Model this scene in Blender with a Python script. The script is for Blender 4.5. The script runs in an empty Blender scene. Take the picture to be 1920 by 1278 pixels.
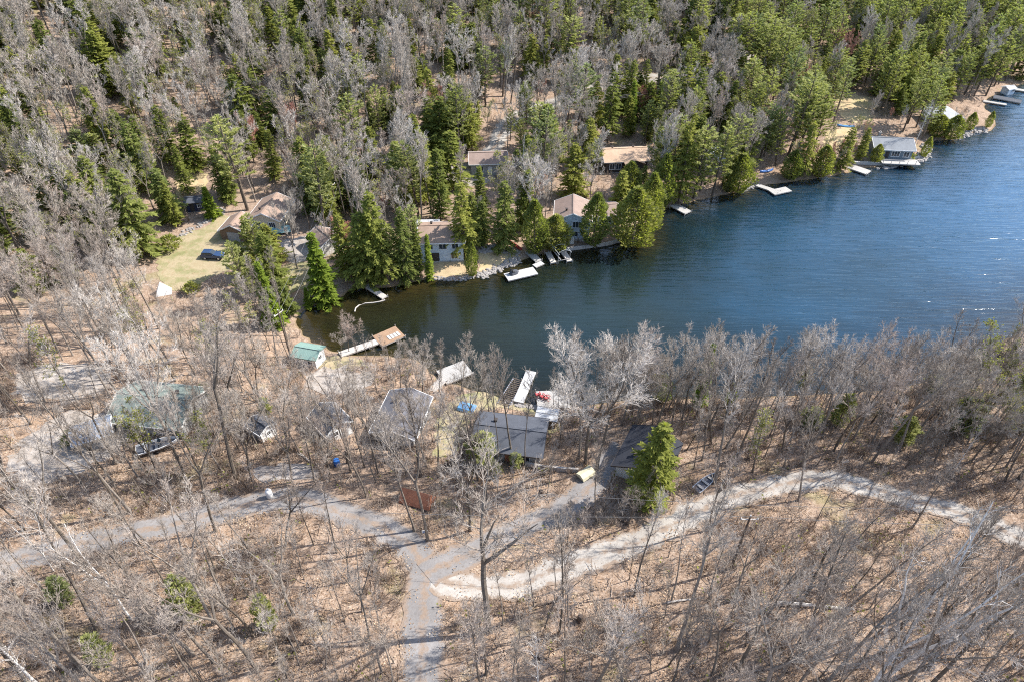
import bpy, math, random
import numpy as np
from mathutils import Vector, Matrix, Euler
from mathutils.geometry import delaunay_2d_cdt

# ------------------------------------------------------------------ camera, sky, sun, exposure
SC = bpy.context.scene
COL = SC.collection
CAM_H, PITCH = 80.0, 40.3
SUN_EL, SUN_AZ = 44.0, 73.0          # azimuth clockwise from +Y
cam_d = bpy.data.cameras.new('camera'); cam = bpy.data.objects.new('camera', cam_d); COL.objects.link(cam)
cam.location = (0, 0, CAM_H); cam.rotation_euler = (math.radians(90 - PITCH), 0, 0)
cam_d.sensor_width = 36; cam_d.lens = 24; cam_d.sensor_fit = 'HORIZONTAL'; cam_d.clip_end = 6000; cam_d.clip_start = 0.5
SC.camera = cam
W = bpy.data.worlds.new('World'); SC.world = W; W.use_nodes = True
wn = W.node_tree; wn.nodes.clear()
sky = wn.nodes.new('ShaderNodeTexSky'); sky.sky_type = 'NISHITA'; sky.sun_disc = False
sky.sun_elevation = math.radians(SUN_EL); sky.sun_rotation = math.radians(SUN_AZ)
bg = wn.nodes.new('ShaderNodeBackground'); bg.inputs[1].default_value = 0.15
wo = wn.nodes.new('ShaderNodeOutputWorld')
wn.links.new(sky.outputs[0], bg.inputs[0]); wn.links.new(bg.outputs[0], wo.inputs[0])
sl = bpy.data.lights.new('sun', 'SUN'); sl.energy = 4.0; sl.angle = math.radians(0.53); sl.color = (1.0, 0.965, 0.92)
so = bpy.data.objects.new('sun', sl); COL.objects.link(so)
sdir = Vector((math.sin(math.radians(SUN_AZ)) * math.cos(math.radians(SUN_EL)),
               math.cos(math.radians(SUN_AZ)) * math.cos(math.radians(SUN_EL)), math.sin(math.radians(SUN_EL))))
so.rotation_euler = sdir.to_track_quat('Z', 'Y').to_euler(); so.location = (120, 40, 160)
SC.view_settings.view_transform = 'Standard'; SC.view_settings.look = 'None'
SC.view_settings.exposure = 1.29; SC.view_settings.gamma = 1.0; SC.view_settings.use_curve_mapping = False
SC.cycles.use_denoising = False
SC.cycles.max_bounces = 5; SC.cycles.diffuse_bounces = 3; SC.cycles.transparent_max_bounces = 6
SC.cycles.pixel_filter_type = 'BLACKMAN_HARRIS'; SC.cycles.filter_width = 1.1
SC.cycles.caustics_reflective = False; SC.cycles.caustics_refractive = False
SC.cycles.sample_clamp_indirect = 4

R = random.Random(7)
NR = np.random.RandomState(5)
rad = math.radians

# ------------------------------------------------------------------ camera geometry: pixel of the photograph (1920 x 1278) <-> ray
FPX = 1280.0; CT, ST = math.cos(rad(PITCH)), math.sin(rad(PITCH))
def ray(px, py):
    x = (px - 960) / FPX; y = (639 - py) / FPX
    return x, CT + y * ST, -ST + y * CT
def flat(px, py, z=0.0):
    d = ray(px, py); t = (z - CAM_H) / d[2]
    return (d[0] * t, d[1] * t)
def project(x, y, z):
    zz = z - CAM_H
    f = y * CT - zz * ST; u = y * ST + zz * CT
    if f < 1: return None
    return 960 + FPX * x / f, 639 - FPX * u / f, f

# ------------------------------------------------------------------ terrain
far_px = [(552,606),(556,592),(572,580),(590,571),(616,566),(640,556),(648,545),(664,541),(700,541),(735,537),(770,530),(805,521),(830,524),(855,525),
          (890,519),(917,512),(948,500),(975,490),(1000,480),(1022,472),(1060,469),(1097,465),(1135,460),(1167,452),(1190,455),(1207,447),(1213,425),(1220,403),
          (1247,390),(1292,380),(1335,369),(1385,360),(1422,349),(1472,342),(1530,334),(1590,324),(1615,314),(1665,312),(1702,306),(1728,297),(1742,283),(1740,266),
          (1765,263),(1795,261),(1827,247),(1855,248),(1866,236),(1862,216),(1843,204),(1850,184),(1872,176),(1895,165),(1920,157)]
near_px = [(1920,622),(1850,655),(1800,680),(1760,705),(1720,722),(1680,730),(1600,738),(1520,742),(1450,744),(1380,745),(1277,748),(1180,752),(1110,760),
           (1060,762),(1030,756),(1005,762),(960,757),(915,742),(880,730),(850,722),(820,712),(800,690),(770,672),(720,668),(650,668),(618,658),(600,648),(580,640),(562,622)]
lake = [flat(*p) for p in far_px] + [(185, 250), (240, 300), (330, 380), (520, 480), (520, 220), (330, 165), (230, 140), (160, 118), (120, 104)] + [flat(*p) for p in near_px]
LP = np.array(lake)
def poly_sd(pts, poly):
    """signed distance, positive outside"""
    pts = np.asarray(pts, float); d2 = np.full(len(pts), 1e18); inside = np.zeros(len(pts), bool)
    n = len(poly)
    for i in range(n):
        a = poly[i]; b = poly[(i + 1) % n]; e = b - a
        w = pts - a; t = np.clip((w @ e) / (e @ e + 1e-12), 0, 1)
        q = w - t[:, None] * e; d2 = np.minimum(d2, (q * q).sum(1))
        c = (a[1] > pts[:, 1]) != (b[1] > pts[:, 1])
        with np.errstate(divide='ignore', invalid='ignore'):
            xi = (b[0] - a[0]) * (pts[:, 1] - a[1]) / (b[1] - a[1]) + a[0]
        inside ^= c & (pts[:, 0] < xi)
    d = np.sqrt(d2); return np.where(inside, -d, d)
def sm(a, b, x):
    t = np.clip((x - a) / (b - a), 0, 1); return t * t * (3 - 2 * t)
def grow_axis(lo, hi, step, far_lo, far_hi):
    core = np.arange(lo, hi + .01, step); left = []; right = []
    s, v = step, lo
    while v > far_lo: s *= 1.35; v -= s; left.append(v)
    s, v = step, hi
    while v < far_hi: s *= 1.35; v += s; right.append(v)
    return np.array(left[::-1] + list(core) + right)
GX = grow_axis(-280, 330, 2.0, -1500, 1800); GY = grow_axis(0, 430, 2.0, -900, 2200)
XX, YY = np.meshgrid(GX, GY, indexing='ij')
PTS = np.stack([XX.ravel(), YY.ravel()], 1)
SD = poly_sd(PTS, LP).reshape(XX.shape)
def lat_noise(x, y, sc, seed):
    r = np.random.RandomState(seed); g = r.rand(64, 64)
    u = x / sc; v = y / sc; i = np.floor(u).astype(int); j = np.floor(v).astype(int); a = u - i; b = v - j
    a = a * a * (3 - 2 * a); b = b * b * (3 - 2 * b)
    G = lambda p, q: g[p % 64, q % 64]
    return (G(i, j) * (1 - a) + G(i + 1, j) * a) * (1 - b) + (G(i, j + 1) * (1 - a) + G(i + 1, j + 1) * a) * b - .5
dl = np.maximum(SD, 0)
mid = np.where(XX > -40, 97 + np.maximum(XX - 60, 0) * .5, 97 + (XX + 40) * .1)
wn_ = 1 - sm(-12, 12, YY - mid)
zn = 1.1 * (1 - np.exp(-dl / 3)) + .15 * dl * sm(0, 12, dl); zn = np.where(zn > 9, 9 + (zn - 9) * .6, zn)
dh = np.maximum(dl - 38, 0)
zf = 1.1 * (1 - np.exp(-dl / 3)) + .045 * dl + .17 * dh * sm(0, 40, dh) * (1 - .55 * sm(60, 180, XX))
zf = np.where(zf > 60, 60 + (zf - 60) * .4, zf)
rough = lat_noise(XX, YY, 26, 1) * 1.6 + lat_noise(XX, YY, 11, 2) * .7 + lat_noise(XX, YY, 5, 3) * .25
zl = wn_ * zn + (1 - wn_) * zf + rough * sm(3, 25, dl) * (.55 + .8 * sm(60, 160, dl))
zl = np.maximum(zl, .06 + .04 * np.minimum(dl, 3))
di = np.maximum(-SD, 0)
zw = -(.13 * np.minimum(di, 5) + .3 * np.maximum(di - 5, 0)); zw = np.maximum(zw, -7) - .05
TZ = np.where(SD > 0, np.minimum(zl, dl * .9 + .02), zw)
def TH(x, y):
    i = min(max(int(np.searchsorted(GX, x)) - 1, 0), len(GX) - 2); j = min(max(int(np.searchsorted(GY, y)) - 1, 0), len(GY) - 2)
    a = (x - GX[i]) / (GX[i + 1] - GX[i]); b = (y - GY[j]) / (GY[j + 1] - GY[j])
    z00 = TZ[i, j]; z11 = TZ[i + 1, j + 1]
    if a > b: return float(z00 + (TZ[i + 1, j] - z00) * a + (z11 - TZ[i + 1, j]) * b)
    return float(z00 + (TZ[i, j + 1] - z00) * b + (z11 - TZ[i, j + 1]) * a)
def SDF(x, y):
    i = min(max(int(np.searchsorted(GX, x)) - 1, 0), len(GX) - 2); j = min(max(int(np.searchsorted(GY, y)) - 1, 0), len(GY) - 2)
    a = (x - GX[i]) / (GX[i + 1] - GX[i]); b = (y - GY[j]) / (GY[j + 1] - GY[j])
    return float(SD[i, j] * (1 - a) * (1 - b) + SD[i + 1, j] * a * (1 - b) + SD[i, j + 1] * (1 - a) * b + SD[i + 1, j + 1] * a * b)
def P(px, py, h=0.0):
    """point of the place seen at a photo pixel, h metres above ground (or water)"""
    d = ray(px, py); t = 20.0; prev = t
    while t < 1500:
        x, y, z = d[0] * t, d[1] * t, CAM_H + d[2] * t
        if z < max(TH(x, y), 0) + h: break
        prev = t; t += 1.5
    lo, hi = prev, t
    for _ in range(14):
        m = (lo + hi) / 2; x, y, z = d[0] * m, d[1] * m, CAM_H + d[2] * m
        if z < max(TH(x, y), 0) + h: hi = m
        else: lo = m
    x, y = d[0] * hi, d[1] * hi
    return Vector((x, y, max(TH(x, y), 0)))

# ------------------------------------------------------------------ object helpers
def tag(o, label=None, cat=None, group=None, kind=None):
    if label: o['label'] = label
    if cat: o['category'] = cat
    if group: o['group'] = group
    if kind: o['kind'] = kind
    return o
def empty(name, loc, rz=0.0, label=None, cat=None, group=None):
    o = bpy.data.objects.new(name, None); COL.objects.link(o); o.location = loc; o.rotation_euler = (0, 0, rz); o.empty_display_size = .5
    return tag(o, label, cat, group)
class MB:
    def __init__(s): s.v = []; s.f = []; s.m = []
    def quad(s, a, b, c, d, m=0):
        n = len(s.v); s.v += [a, b, c, d]; s.f.append((n, n + 1, n + 2, n + 3)); s.m.append(m)
    def poly(s, pts, m=0):
        n = len(s.v); s.v += [tuple(p) for p in pts]; s.f.append(tuple(range(n, n + len(pts)))); s.m.append(m)
    def box(s, c, size, rz=0.0, m=0, M=None):
        x, y, z = size[0] / 2, size[1] / 2, size[2] / 2; n = len(s.v); ca, sa = math.cos(rz), math.sin(rz)
        for dx, dy, dz in ((-x,-y,-z),(x,-y,-z),(x,y,-z),(-x,y,-z),(-x,-y,z),(x,-y,z),(x,y,z),(-x,y,z)):
            p = Vector((c[0] + dx * ca - dy * sa, c[1] + dx * sa + dy * ca, c[2] + dz))
            if M: p = M @ p
            s.v.append(tuple(p))
        for q in ((0,3,2,1),(4,5,6,7),(0,1,5,4),(1,2,6,5),(2,3,7,6),(3,0,4,7)): s.f.append(tuple(n + i for i in q)); s.m.append(m)
    def beam(s, a, b, w, t, m=0):
        """box bar from a to b"""
        a = Vector(a); b = Vector(b); d = (b - a); L = d.length; d.normalize()
        up = Vector((0, 0, 1)) if abs(d.z) < .95 else Vector((1, 0, 0)); sd = d.cross(up).normalized(); u = sd.cross(d); n = len(s.v)
        for q in (a, b):
            for i, j in ((-1,-1),(1,-1),(1,1),(-1,1)): s.v.append(tuple(q + sd * i * w / 2 + u * j * t / 2))
        for q in ((0,1,2,3),(7,6,5,4),(0,4,5,1),(1,5,6,2),(2,6,7,3),(3,7,4,0)): s.f.append(tuple(n + i for i in q)); s.m.append(m)
    def tube(s, pts, radii, sides=6, tip=False, m=0):
        n0 = len(s.v); pts = [Vector(p) for p in pts]; k = len(pts)
        for i, p in enumerate(pts):
            d = (pts[min(i + 1, k - 1)] - pts[max(i - 1, 0)])
            if d.length < 1e-6: d = Vector((0, 0, 1))
            d.normalize(); ref = Vector((1, 0, 0)) if abs(d.x) < .8 else Vector((0, 1, 0))
            a = d.cross(ref).normalized(); b = d.cross(a)
            if tip and i == k - 1: s.v.append(tuple(p)); continue
            for q in range(sides):
                t = 2 * math.pi * q / sides; s.v.append(tuple(p + (a * math.cos(t) + b * math.sin(t)) * radii[i]))
        for i in range(k - 1):
            for q in range(sides):
                a0 = n0 + i * sides + q; a1 = n0 + i * sides + (q + 1) % sides
                if tip and i == k - 2: s.f.append((a0, a1, n0 + (k - 1) * sides))
                else: s.f.append((a0, a1, a1 + sides, a0 + sides))
                s.m.append(m)
        if not tip: s.f.append(tuple(n0 + (k - 1) * sides + q for q in range(sides))); s.m.append(m)
    def lathe(s, prof, c=(0, 0, 0), sides=12, m=0):
        n0 = len(s.v)
        for r, z in prof:
            for q in range(sides):
                t = 2 * math.pi * q / sides; s.v.append((c[0] + r * math.cos(t), c[1] + r * math.sin(t), c[2] + z))
        for i in range(len(prof) - 1):
            for q in range(sides):
                a0 = n0 + i * sides + q; a1 = n0 + i * sides + (q + 1) % sides; s.f.append((a0, a1, a1 + sides, a0 + sides)); s.m.append(m)
        s.f.append(tuple(n0 + (len(prof) - 1) * sides + q for q in range(sides))); s.m.append(m)
    def mesh(s, name, mats):
        me = bpy.data.meshes.new(name); me.from_pydata([tuple(v) for v in s.v], [], s.f)
        for m in (mats if isinstance(mats, (list, tuple)) else [mats]): me.materials.append(m)
        if any(s.m): me.polygons.foreach_set('material_index', s.m)
        me.update(); return me
    def build(s, name, mats, parent=None, loc=None, rz=0.0, smooth=False):
        me = s.mesh(name, mats)
        if smooth: me.polygons.foreach_set('use_smooth', [True] * len(me.polygons))
        o = bpy.data.objects.new(name, me); COL.objects.link(o); o.parent = parent
        if loc is not None: o.location = loc
        o.rotation_euler.z = rz
        return o
def add_obj(name, me, parent=None, loc=(0, 0, 0), rz=0.0):
    o = bpy.data.objects.new(name, me); COL.objects.link(o); o.parent = parent; o.location = loc; o.rotation_euler = (0, 0, rz); return o

# ------------------------------------------------------------------ materials
def nt(name):
    m = bpy.data.materials.new(name); m.use_nodes = True; t = m.node_tree; t.nodes.clear()
    return m, t, t.nodes.new('ShaderNodeOutputMaterial')
def ramp(t, fac, stops):
    r = t.nodes.new('ShaderNodeValToRGB'); e = r.color_ramp.elements
    while len(e) > 1: e.remove(e[-1])
    for i, (p, c) in enumerate(stops):
        q = e[0] if i == 0 else e.new(p); q.position = p; q.color = (c[0], c[1], c[2], 1)
    if fac is not None: t.links.new(fac, r.inputs[0])
    return r
def noise(t, vec, scale, detail=4, rough=.6):
    n = t.nodes.new('ShaderNodeTexNoise'); n.inputs['Scale'].default_value = scale; n.inputs['Detail'].default_value = detail; n.inputs['Roughness'].default_value = rough
    if vec is not None: t.links.new(vec, n.inputs['Vector'])
    return n
def mixc(t, f, a, b, mode='MIX'):
    m = t.nodes.new('ShaderNodeMix'); m.data_type = 'RGBA'; m.blend_type = mode
    for k, v in ((0, f), (6, a), (7, b)):
        if isinstance(v, (int, float)): m.inputs[k].default_value = v
        elif isinstance(v, tuple): m.inputs[k].default_value = (v[0], v[1], v[2], 1)
        else: t.links.new(v, m.inputs[k])
    return m.outputs[2]
def maprange(t, v, a, b, c=0., d=1.):
    m = t.nodes.new('ShaderNodeMapRange'); t.links.new(v, m.inputs[0])
    for i, q in enumerate((a, b, c, d)): m.inputs[i + 1].default_value = q
    return m.outputs[0]
def paint(name, col, rough=.6, var=.18, scale=1.5, metal=0., lines=None, bump=0.0):
    """weathered solid colour; lines = (axis index, period m, depth) adds siding or rib relief"""
    m, t, out = nt(name); g = t.nodes.new('ShaderNodeTexCoord'); b = t.nodes.new('ShaderNodeBsdfPrincipled')
    n = noise(t, g.outputs['Object'], scale, 6, .75); n2 = noise(t, g.outputs['Object'], scale * 9, 3)
    c = mixc(t, maprange(t, n.outputs[0], .3, .7), tuple(x * (1 - var) for x in col), tuple(min(x * (1 + var), .95) for x in col))
    c = mixc(t, maprange(t, n2.outputs[0], .35, .65, 0, .35), c, tuple(x * .7 for x in col))
    if lines:
        sp = t.nodes.new('ShaderNodeSeparateXYZ'); t.links.new(g.outputs['Object'], sp.inputs[0])
        mm = t.nodes.new('ShaderNodeMath'); mm.operation = 'MULTIPLY'; t.links.new(sp.outputs[lines[0]], mm.inputs[0]); mm.inputs[1].default_value = 1 / lines[1]
        fr = t.nodes.new('ShaderNodeMath'); fr.operation = 'FRACT'; t.links.new(mm.outputs[0], fr.inputs[0])
        bp = t.nodes.new('ShaderNodeBump'); bp.inputs['Strength'].default_value = .6; bp.inputs['Distance'].default_value = lines[2]
        t.links.new(fr.outputs[0], bp.inputs['Height']); t.links.new(bp.outputs[0], b.inputs['Normal'])
    elif bump:
        bp = t.nodes.new('ShaderNodeBump'); bp.inputs['Strength'].default_value = .5; bp.inputs['Distance'].default_value = bump
        t.links.new(n2.outputs[0], bp.inputs['Height']); t.links.new(bp.outputs[0], b.inputs['Normal'])
    t.links.new(c, b.inputs['Base Color']); b.inputs['Roughness'].default_value = rough; b.inputs['Metallic'].default_value = metal; b.inputs['Specular IOR Level'].default_value = .22 if rough > .6 else .5
    t.links.new(b.outputs[0], out.inputs[0]); return m
def foliage(name, stops, trans=.3, nscale=1.1):
    m, t, out = nt(name); oi = t.nodes.new('ShaderNodeObjectInfo'); g = t.nodes.new('ShaderNodeNewGeometry')
    n = noise(t, g.outputs['Position'], nscale, 3, .7)
    c = ramp(t, oi.outputs['Random'], stops).outputs[0]
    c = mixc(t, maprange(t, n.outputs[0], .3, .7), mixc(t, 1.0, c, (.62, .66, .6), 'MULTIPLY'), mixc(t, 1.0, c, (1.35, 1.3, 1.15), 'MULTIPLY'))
    d = t.nodes.new('ShaderNodeBsdfDiffuse'); tr = t.nodes.new('ShaderNodeBsdfTranslucent'); mx = t.nodes.new('ShaderNodeMixShader')
    t.links.new(c, d.inputs[0]); t.links.new(mixc(t, 1.0, c, (1.2, 1.35, .5), 'MULTIPLY'), tr.inputs[0]); mx.inputs[0].default_value = trans
    t.links.new(d.outputs[0], mx.inputs[1]); t.links.new(tr.outputs[0], mx.inputs[2]); t.links.new(mx.outputs[0], out.inputs[0]); return m
def bark(name, stops, spots=None):
    m, t, out = nt(name); oi = t.nodes.new('ShaderNodeObjectInfo'); g = t.nodes.new('ShaderNodeNewGeometry')
    n = noise(t, g.outputs['Position'], 2.2, 4, .7)
    c = ramp(t, oi.outputs['Random'], stops).outputs[0]
    c = mixc(t, maprange(t, n.outputs[0], .3, .7), mixc(t, 1.0, c, (.66, .64, .62), 'MULTIPLY'), mixc(t, 1.0, c, (1.25, 1.25, 1.25), 'MULTIPLY'))
    if spots: c = mixc(t, maprange(t, noise(t, g.outputs['Position'], 5, 2).outputs[0], .6, .66), c, spots)
    d = t.nodes.new('ShaderNodeBsdfDiffuse'); t.links.new(c, d.inputs[0]); t.links.new(d.outputs[0], out.inputs[0]); return m

M = {}
M['bark'] = bark('bark_grey', [(0, (.12, .10, .08)), (.5, (.18, .152, .125)), (1, (.27, .235, .20))])
M['twig'] = bark('twig_grey', [(0, (.30, .26, .215)), (.5, (.41, .36, .305)), (.85, (.50, .455, .405)), (1, (.39, .31, .255))])
M['neartwig'] = bark('twig_near', [(0, (.235, .198, .165)), (.5, (.33, .285, .24)), (.85, (.44, .395, .35)), (1, (.30, .24, .195))])
M['redtwig'] = bark('twig_red_bud', [(0, (.40, .19, .14)), (1, (.46, .27, .21))])
M['birch'] = bark('bark_birch', [(0, (.60, .57, .53)), (1, (.68, .65, .61))], (.12, .10, .09))
M['pinebark'] = bark('bark_conifer', [(0, (.11, .085, .065)), (1, (.17, .14, .11))])
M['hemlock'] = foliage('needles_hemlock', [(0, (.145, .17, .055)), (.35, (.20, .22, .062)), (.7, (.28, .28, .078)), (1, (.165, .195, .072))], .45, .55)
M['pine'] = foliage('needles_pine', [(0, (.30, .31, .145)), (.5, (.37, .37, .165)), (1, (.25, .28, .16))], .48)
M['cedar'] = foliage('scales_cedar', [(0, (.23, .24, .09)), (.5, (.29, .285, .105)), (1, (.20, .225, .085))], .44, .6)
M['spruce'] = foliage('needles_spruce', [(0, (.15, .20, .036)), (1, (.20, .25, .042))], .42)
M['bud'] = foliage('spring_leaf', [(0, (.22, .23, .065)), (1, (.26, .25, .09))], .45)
M['leaf'] = bark('dead_leaf', [(0, (.20, .125, .075)), (.5, (.34, .235, .15)), (1, (.50, .39, .28))])
M['brush'] = bark('brush_stem', [(0, (.20, .14, .10)), (.5, (.30, .23, .18)), (1, (.38, .31, .25))])

def ground_mat():
    m, t, out = nt('forest_floor'); g = t.nodes.new('ShaderNodeNewGeometry'); pos = g.outputs['Position']
    big = noise(t, pos, .045, 4, .6); medn = noise(t, pos, .35, 5, .65); fine = noise(t, pos, 2.6, 4, .75)
    v = t.nodes.new('ShaderNodeTexVoronoi'); v.inputs['Scale'].default_value = 3.4; t.links.new(pos, v.inputs['Vector'])
    v2 = t.nodes.new('ShaderNodeTexVoronoi'); v2.inputs['Scale'].default_value = 9.0; t.links.new(pos, v2.inputs['Vector'])
    lit = ramp(t, v.outputs['Color'], [(0, (.12, .080, .055)), (.35, (.24, .163, .112)), (.7, (.33, .242, .175)), (1, (.46, .375, .295))]).outputs[0]
    lit2 = ramp(t, v2.outputs['Color'], [(0, (.095, .065, .047)), (.4, (.245, .168, .117)), (1, (.43, .345, .27))]).outputs[0]
    c = mixc(t, .5, lit, lit2)
    c = mixc(t, maprange(t, medn.outputs[0], .56, .72), c, (.17, .115, .075))           # damp leaf mould
    c = mixc(t, maprange(t, big.outputs[0], .5, .7, 0, .55), c, (.27, .20, .155))
    drift = noise(t, pos, .16, 5, .7)
    c = mixc(t, maprange(t, drift.outputs[0], .52, .64, 0, .6), c, mixc(t, .5, c, (.35, .225, .135)))
    c = mixc(t, maprange(t, noise(t, pos, .28, 4, .7).outputs[0], .58, .68, 0, .7), c, (.125, .098, .075))   # bare wet soil
    c = mixc(t, maprange(t, fine.outputs[0], .58, .7, 0, .65), c, (.10, .072, .05))     # gaps between leaves
    c = mixc(t, maprange(t, noise(t, pos, .13, 3).outputs[0], .6, .7, 0, .5), c, (.22, .20, .09))   # moss and dry grass
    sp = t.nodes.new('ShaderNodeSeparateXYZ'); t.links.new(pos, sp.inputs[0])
    bed = ramp(t, maprange(t, sp.outputs[2], -4, 0), [(0, (.006, .014, .016)), (.55, (.012, .02, .016)), (.8, (.05, .042, .02)), (.93, (.15, .105, .045)), (1, (.24, .17, .09))]).outputs[0]  # sandy silt to dark muck, with light lost in deeper water painted in
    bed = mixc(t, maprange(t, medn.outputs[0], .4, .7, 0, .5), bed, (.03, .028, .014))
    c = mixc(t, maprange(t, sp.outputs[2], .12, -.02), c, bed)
    b = t.nodes.new('ShaderNodeBsdfDiffuse'); t.links.new(c, b.inputs[0])
    bp = t.nodes.new('ShaderNodeBump'); bp.inputs['Strength'].default_value = .9; bp.inputs['Distance'].default_value = .12
    t.links.new(fine.outputs[0], bp.inputs['Height']); t.links.new(bp.outputs[0], b.inputs['Normal'])
    t.links.new(b.outputs[0], out.inputs[0]); return m
def road_mat(name, cols, leaf, amt):
    """gravel with two paler wheel tracks, leaves between them and along the verges ('across' is stored on the road mesh)"""
    m, t, out = nt(name); g = t.nodes.new('ShaderNodeNewGeometry'); pos = g.outputs['Position']
    at = t.nodes.new('ShaderNodeAttribute'); at.attribute_name = 'across'
    a = noise(t, pos, .22, 5, .65); f = noise(t, pos, 3.5, 4, .75); k = noise(t, pos, .9, 5, .75)
    c = ramp(t, maprange(t, a.outputs[0], .3, .7), cols).outputs[0]
    ab = t.nodes.new('ShaderNodeMath'); ab.operation = 'ABSOLUTE'; t.links.new(at.outputs['Fac'], ab.inputs[0])
    tr = ramp(t, ab.outputs[0], [(0, (.75, .75, .75)), (.2, (.5, .5, .5)), (.32, (0, 0, 0)), (.6, (0, 0, 0)), (.78, (.6, .6, .6)), (.97, (1, 1, 1))]).outputs[0]
    sm_ = t.nodes.new('ShaderNodeMath'); sm_.operation = 'MULTIPLY_ADD'; t.links.new(tr, sm_.inputs[0]); sm_.inputs[1].default_value = .34; t.links.new(k.outputs[0], sm_.inputs[2])
    c = mixc(t, maprange(t, sm_.outputs[0], .60, .80, 0, amt), c, leaf)
    c = mixc(t, maprange(t, f.outputs[0], .5, .75, 0, .45), c, tuple(x * .5 for x in leaf))
    b = t.nodes.new('ShaderNodeBsdfDiffuse'); t.links.new(c, b.inputs[0])
    bp = t.nodes.new('ShaderNodeBump'); bp.inputs['Distance'].default_value = .05; t.links.new(f.outputs[0], bp.inputs['Height']); t.links.new(bp.outputs[0], b.inputs['Normal'])
    t.links.new(b.outputs[0], out.inputs[0]); return m
def patch_mat(name, cols, s=1.0, speck=(.3, .22, .14), speck_amt=.5, bump=.04):
    m, t, out = nt(name); g = t.nodes.new('ShaderNodeNewGeometry'); pos = g.outputs['Position']
    a = noise(t, pos, .22 * s, 5, .65); f = noise(t, pos, 3.5, 4, .75); k = noise(t, pos, .8 * s, 4, .7)
    c = ramp(t, maprange(t, a.outputs[0], .3, .7), cols).outputs[0]
    c = mixc(t, maprange(t, k.outputs[0], .52, .7, 0, speck_amt), c, speck)
    c = mixc(t, maprange(t, f.outputs[0], .5, .75, 0, .5), c, tuple(x * .55 for x in speck))
    b = t.nodes.new('ShaderNodeBsdfDiffuse'); t.links.new(c, b.inputs[0])
    bp = t.nodes.new('ShaderNodeBump'); bp.inputs['Distance'].default_value = bump; t.links.new(f.outputs[0], bp.inputs['Height']); t.links.new(bp.outputs[0], b.inputs['Normal'])
    t.links.new(b.outputs[0], out.inputs[0]); return m
def water_mat():
    m, t, out = nt('lake_water'); g = t.nodes.new('ShaderNodeNewGeometry'); pos = g.outputs['Position']
    mp = t.nodes.new('ShaderNodeMapping'); t.links.new(pos, mp.inputs[0]); mp.inputs['Rotation'].default_value = (0, 0, rad(33)); mp.inputs['Scale'].default_value = (.10, 1, 1)
    w1 = noise(t, mp.outputs[0], 1.05, 3, .5); w1.inputs['Distortion'].default_value = .7
    w2 = noise(t, mp.outputs[0], 1.7, 2, .5)
    add = t.nodes.new('ShaderNodeMath'); add.operation = 'MULTIPLY_ADD'; t.links.new(w2.outputs[0], add.inputs[0]); add.inputs[1].default_value = .12; t.links.new(w1.outputs[0], add.inputs[2])
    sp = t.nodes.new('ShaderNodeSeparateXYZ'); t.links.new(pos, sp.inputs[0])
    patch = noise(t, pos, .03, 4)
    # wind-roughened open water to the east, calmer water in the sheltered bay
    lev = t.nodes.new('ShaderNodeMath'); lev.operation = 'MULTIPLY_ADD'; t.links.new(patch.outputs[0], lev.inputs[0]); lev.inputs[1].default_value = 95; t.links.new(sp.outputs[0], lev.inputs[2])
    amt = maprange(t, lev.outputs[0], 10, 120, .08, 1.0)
    mu = t.nodes.new('ShaderNodeMath'); mu.operation = 'MULTIPLY'; t.links.new(add.outputs[0], mu.inputs[0]); t.links.new(amt, mu.inputs[1])
    bp = t.nodes.new('ShaderNodeBump'); bp.inputs['Strength'].default_value = 1; bp.inputs['Distance'].default_value = .22; t.links.new(mu.outputs[0], bp.inputs['Height'])
    gl = t.nodes.new('ShaderNodeBsdfGlossy'); gl.inputs['Roughness'].default_value = .13; gl.inputs[0].default_value = (1, 1, 1, 1); t.links.new(bp.outputs[0], gl.inputs['Normal'])
    fr = t.nodes.new('ShaderNodeFresnel'); fr.inputs[0].default_value = 1.38; t.links.new(bp.outputs[0], fr.inputs[1])
    tr = t.nodes.new('ShaderNodeBsdfTransparent'); tr.inputs[0].default_value = (.62, .62, .5, 1)
    df = t.nodes.new('ShaderNodeBsdfDiffuse'); t.links.new(ramp(t, maprange(t, lev.outputs[0], -5, 215), [(0, (.040, .033, .014)), (.2, (.022, .030, .018)), (.42, (.012, .034, .046)), (.6, (.016, .066, .122)), (1, (.028, .112, .225))]).outputs[0], df.inputs[0])   # tea-stained bay; open lake's blue is sky reflection painted into the colour; t.links.new(bp.outputs[0], df.inputs['Normal'])
    at = t.nodes.new('ShaderNodeAttribute'); at.attribute_name = 'offshore'
    wob = t.nodes.new('ShaderNodeMath'); wob.operation = 'MULTIPLY_ADD'; t.links.new(noise(t, pos, .12, 3).outputs[0], wob.inputs[0]); wob.inputs[1].default_value = 9; t.links.new(at.outputs['Fac'], wob.inputs[2])
    body = t.nodes.new('ShaderNodeMixShader'); t.links.new(maprange(t, wob.outputs[0], 4, 26, .12, .68), body.inputs[0]); t.links.new(tr.outputs[0], body.inputs[1]); t.links.new(df.outputs[0], body.inputs[2])
    mx = t.nodes.new('ShaderNodeMixShader'); t.links.new(fr.outputs[0], mx.inputs[0]); t.links.new(body.outputs[0], mx.inputs[1]); t.links.new(gl.outputs[0], mx.inputs[2])
    t.links.new(mx.outputs[0], out.inputs[0]); return m
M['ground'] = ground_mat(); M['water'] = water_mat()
M['gravel'] = patch_mat('gravel', [(0, (.23, .20, .17)), (.5, (.31, .275, .24)), (1, (.40, .365, .325))], 2.2, (.25, .18, .125), .85)
M['asphalt'] = patch_mat('worn_asphalt', [(0, (.19, .17, .155)), (.5, (.26, .235, .215)), (1, (.33, .30, .275))], 1, (.25, .185, .135), .65)
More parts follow.
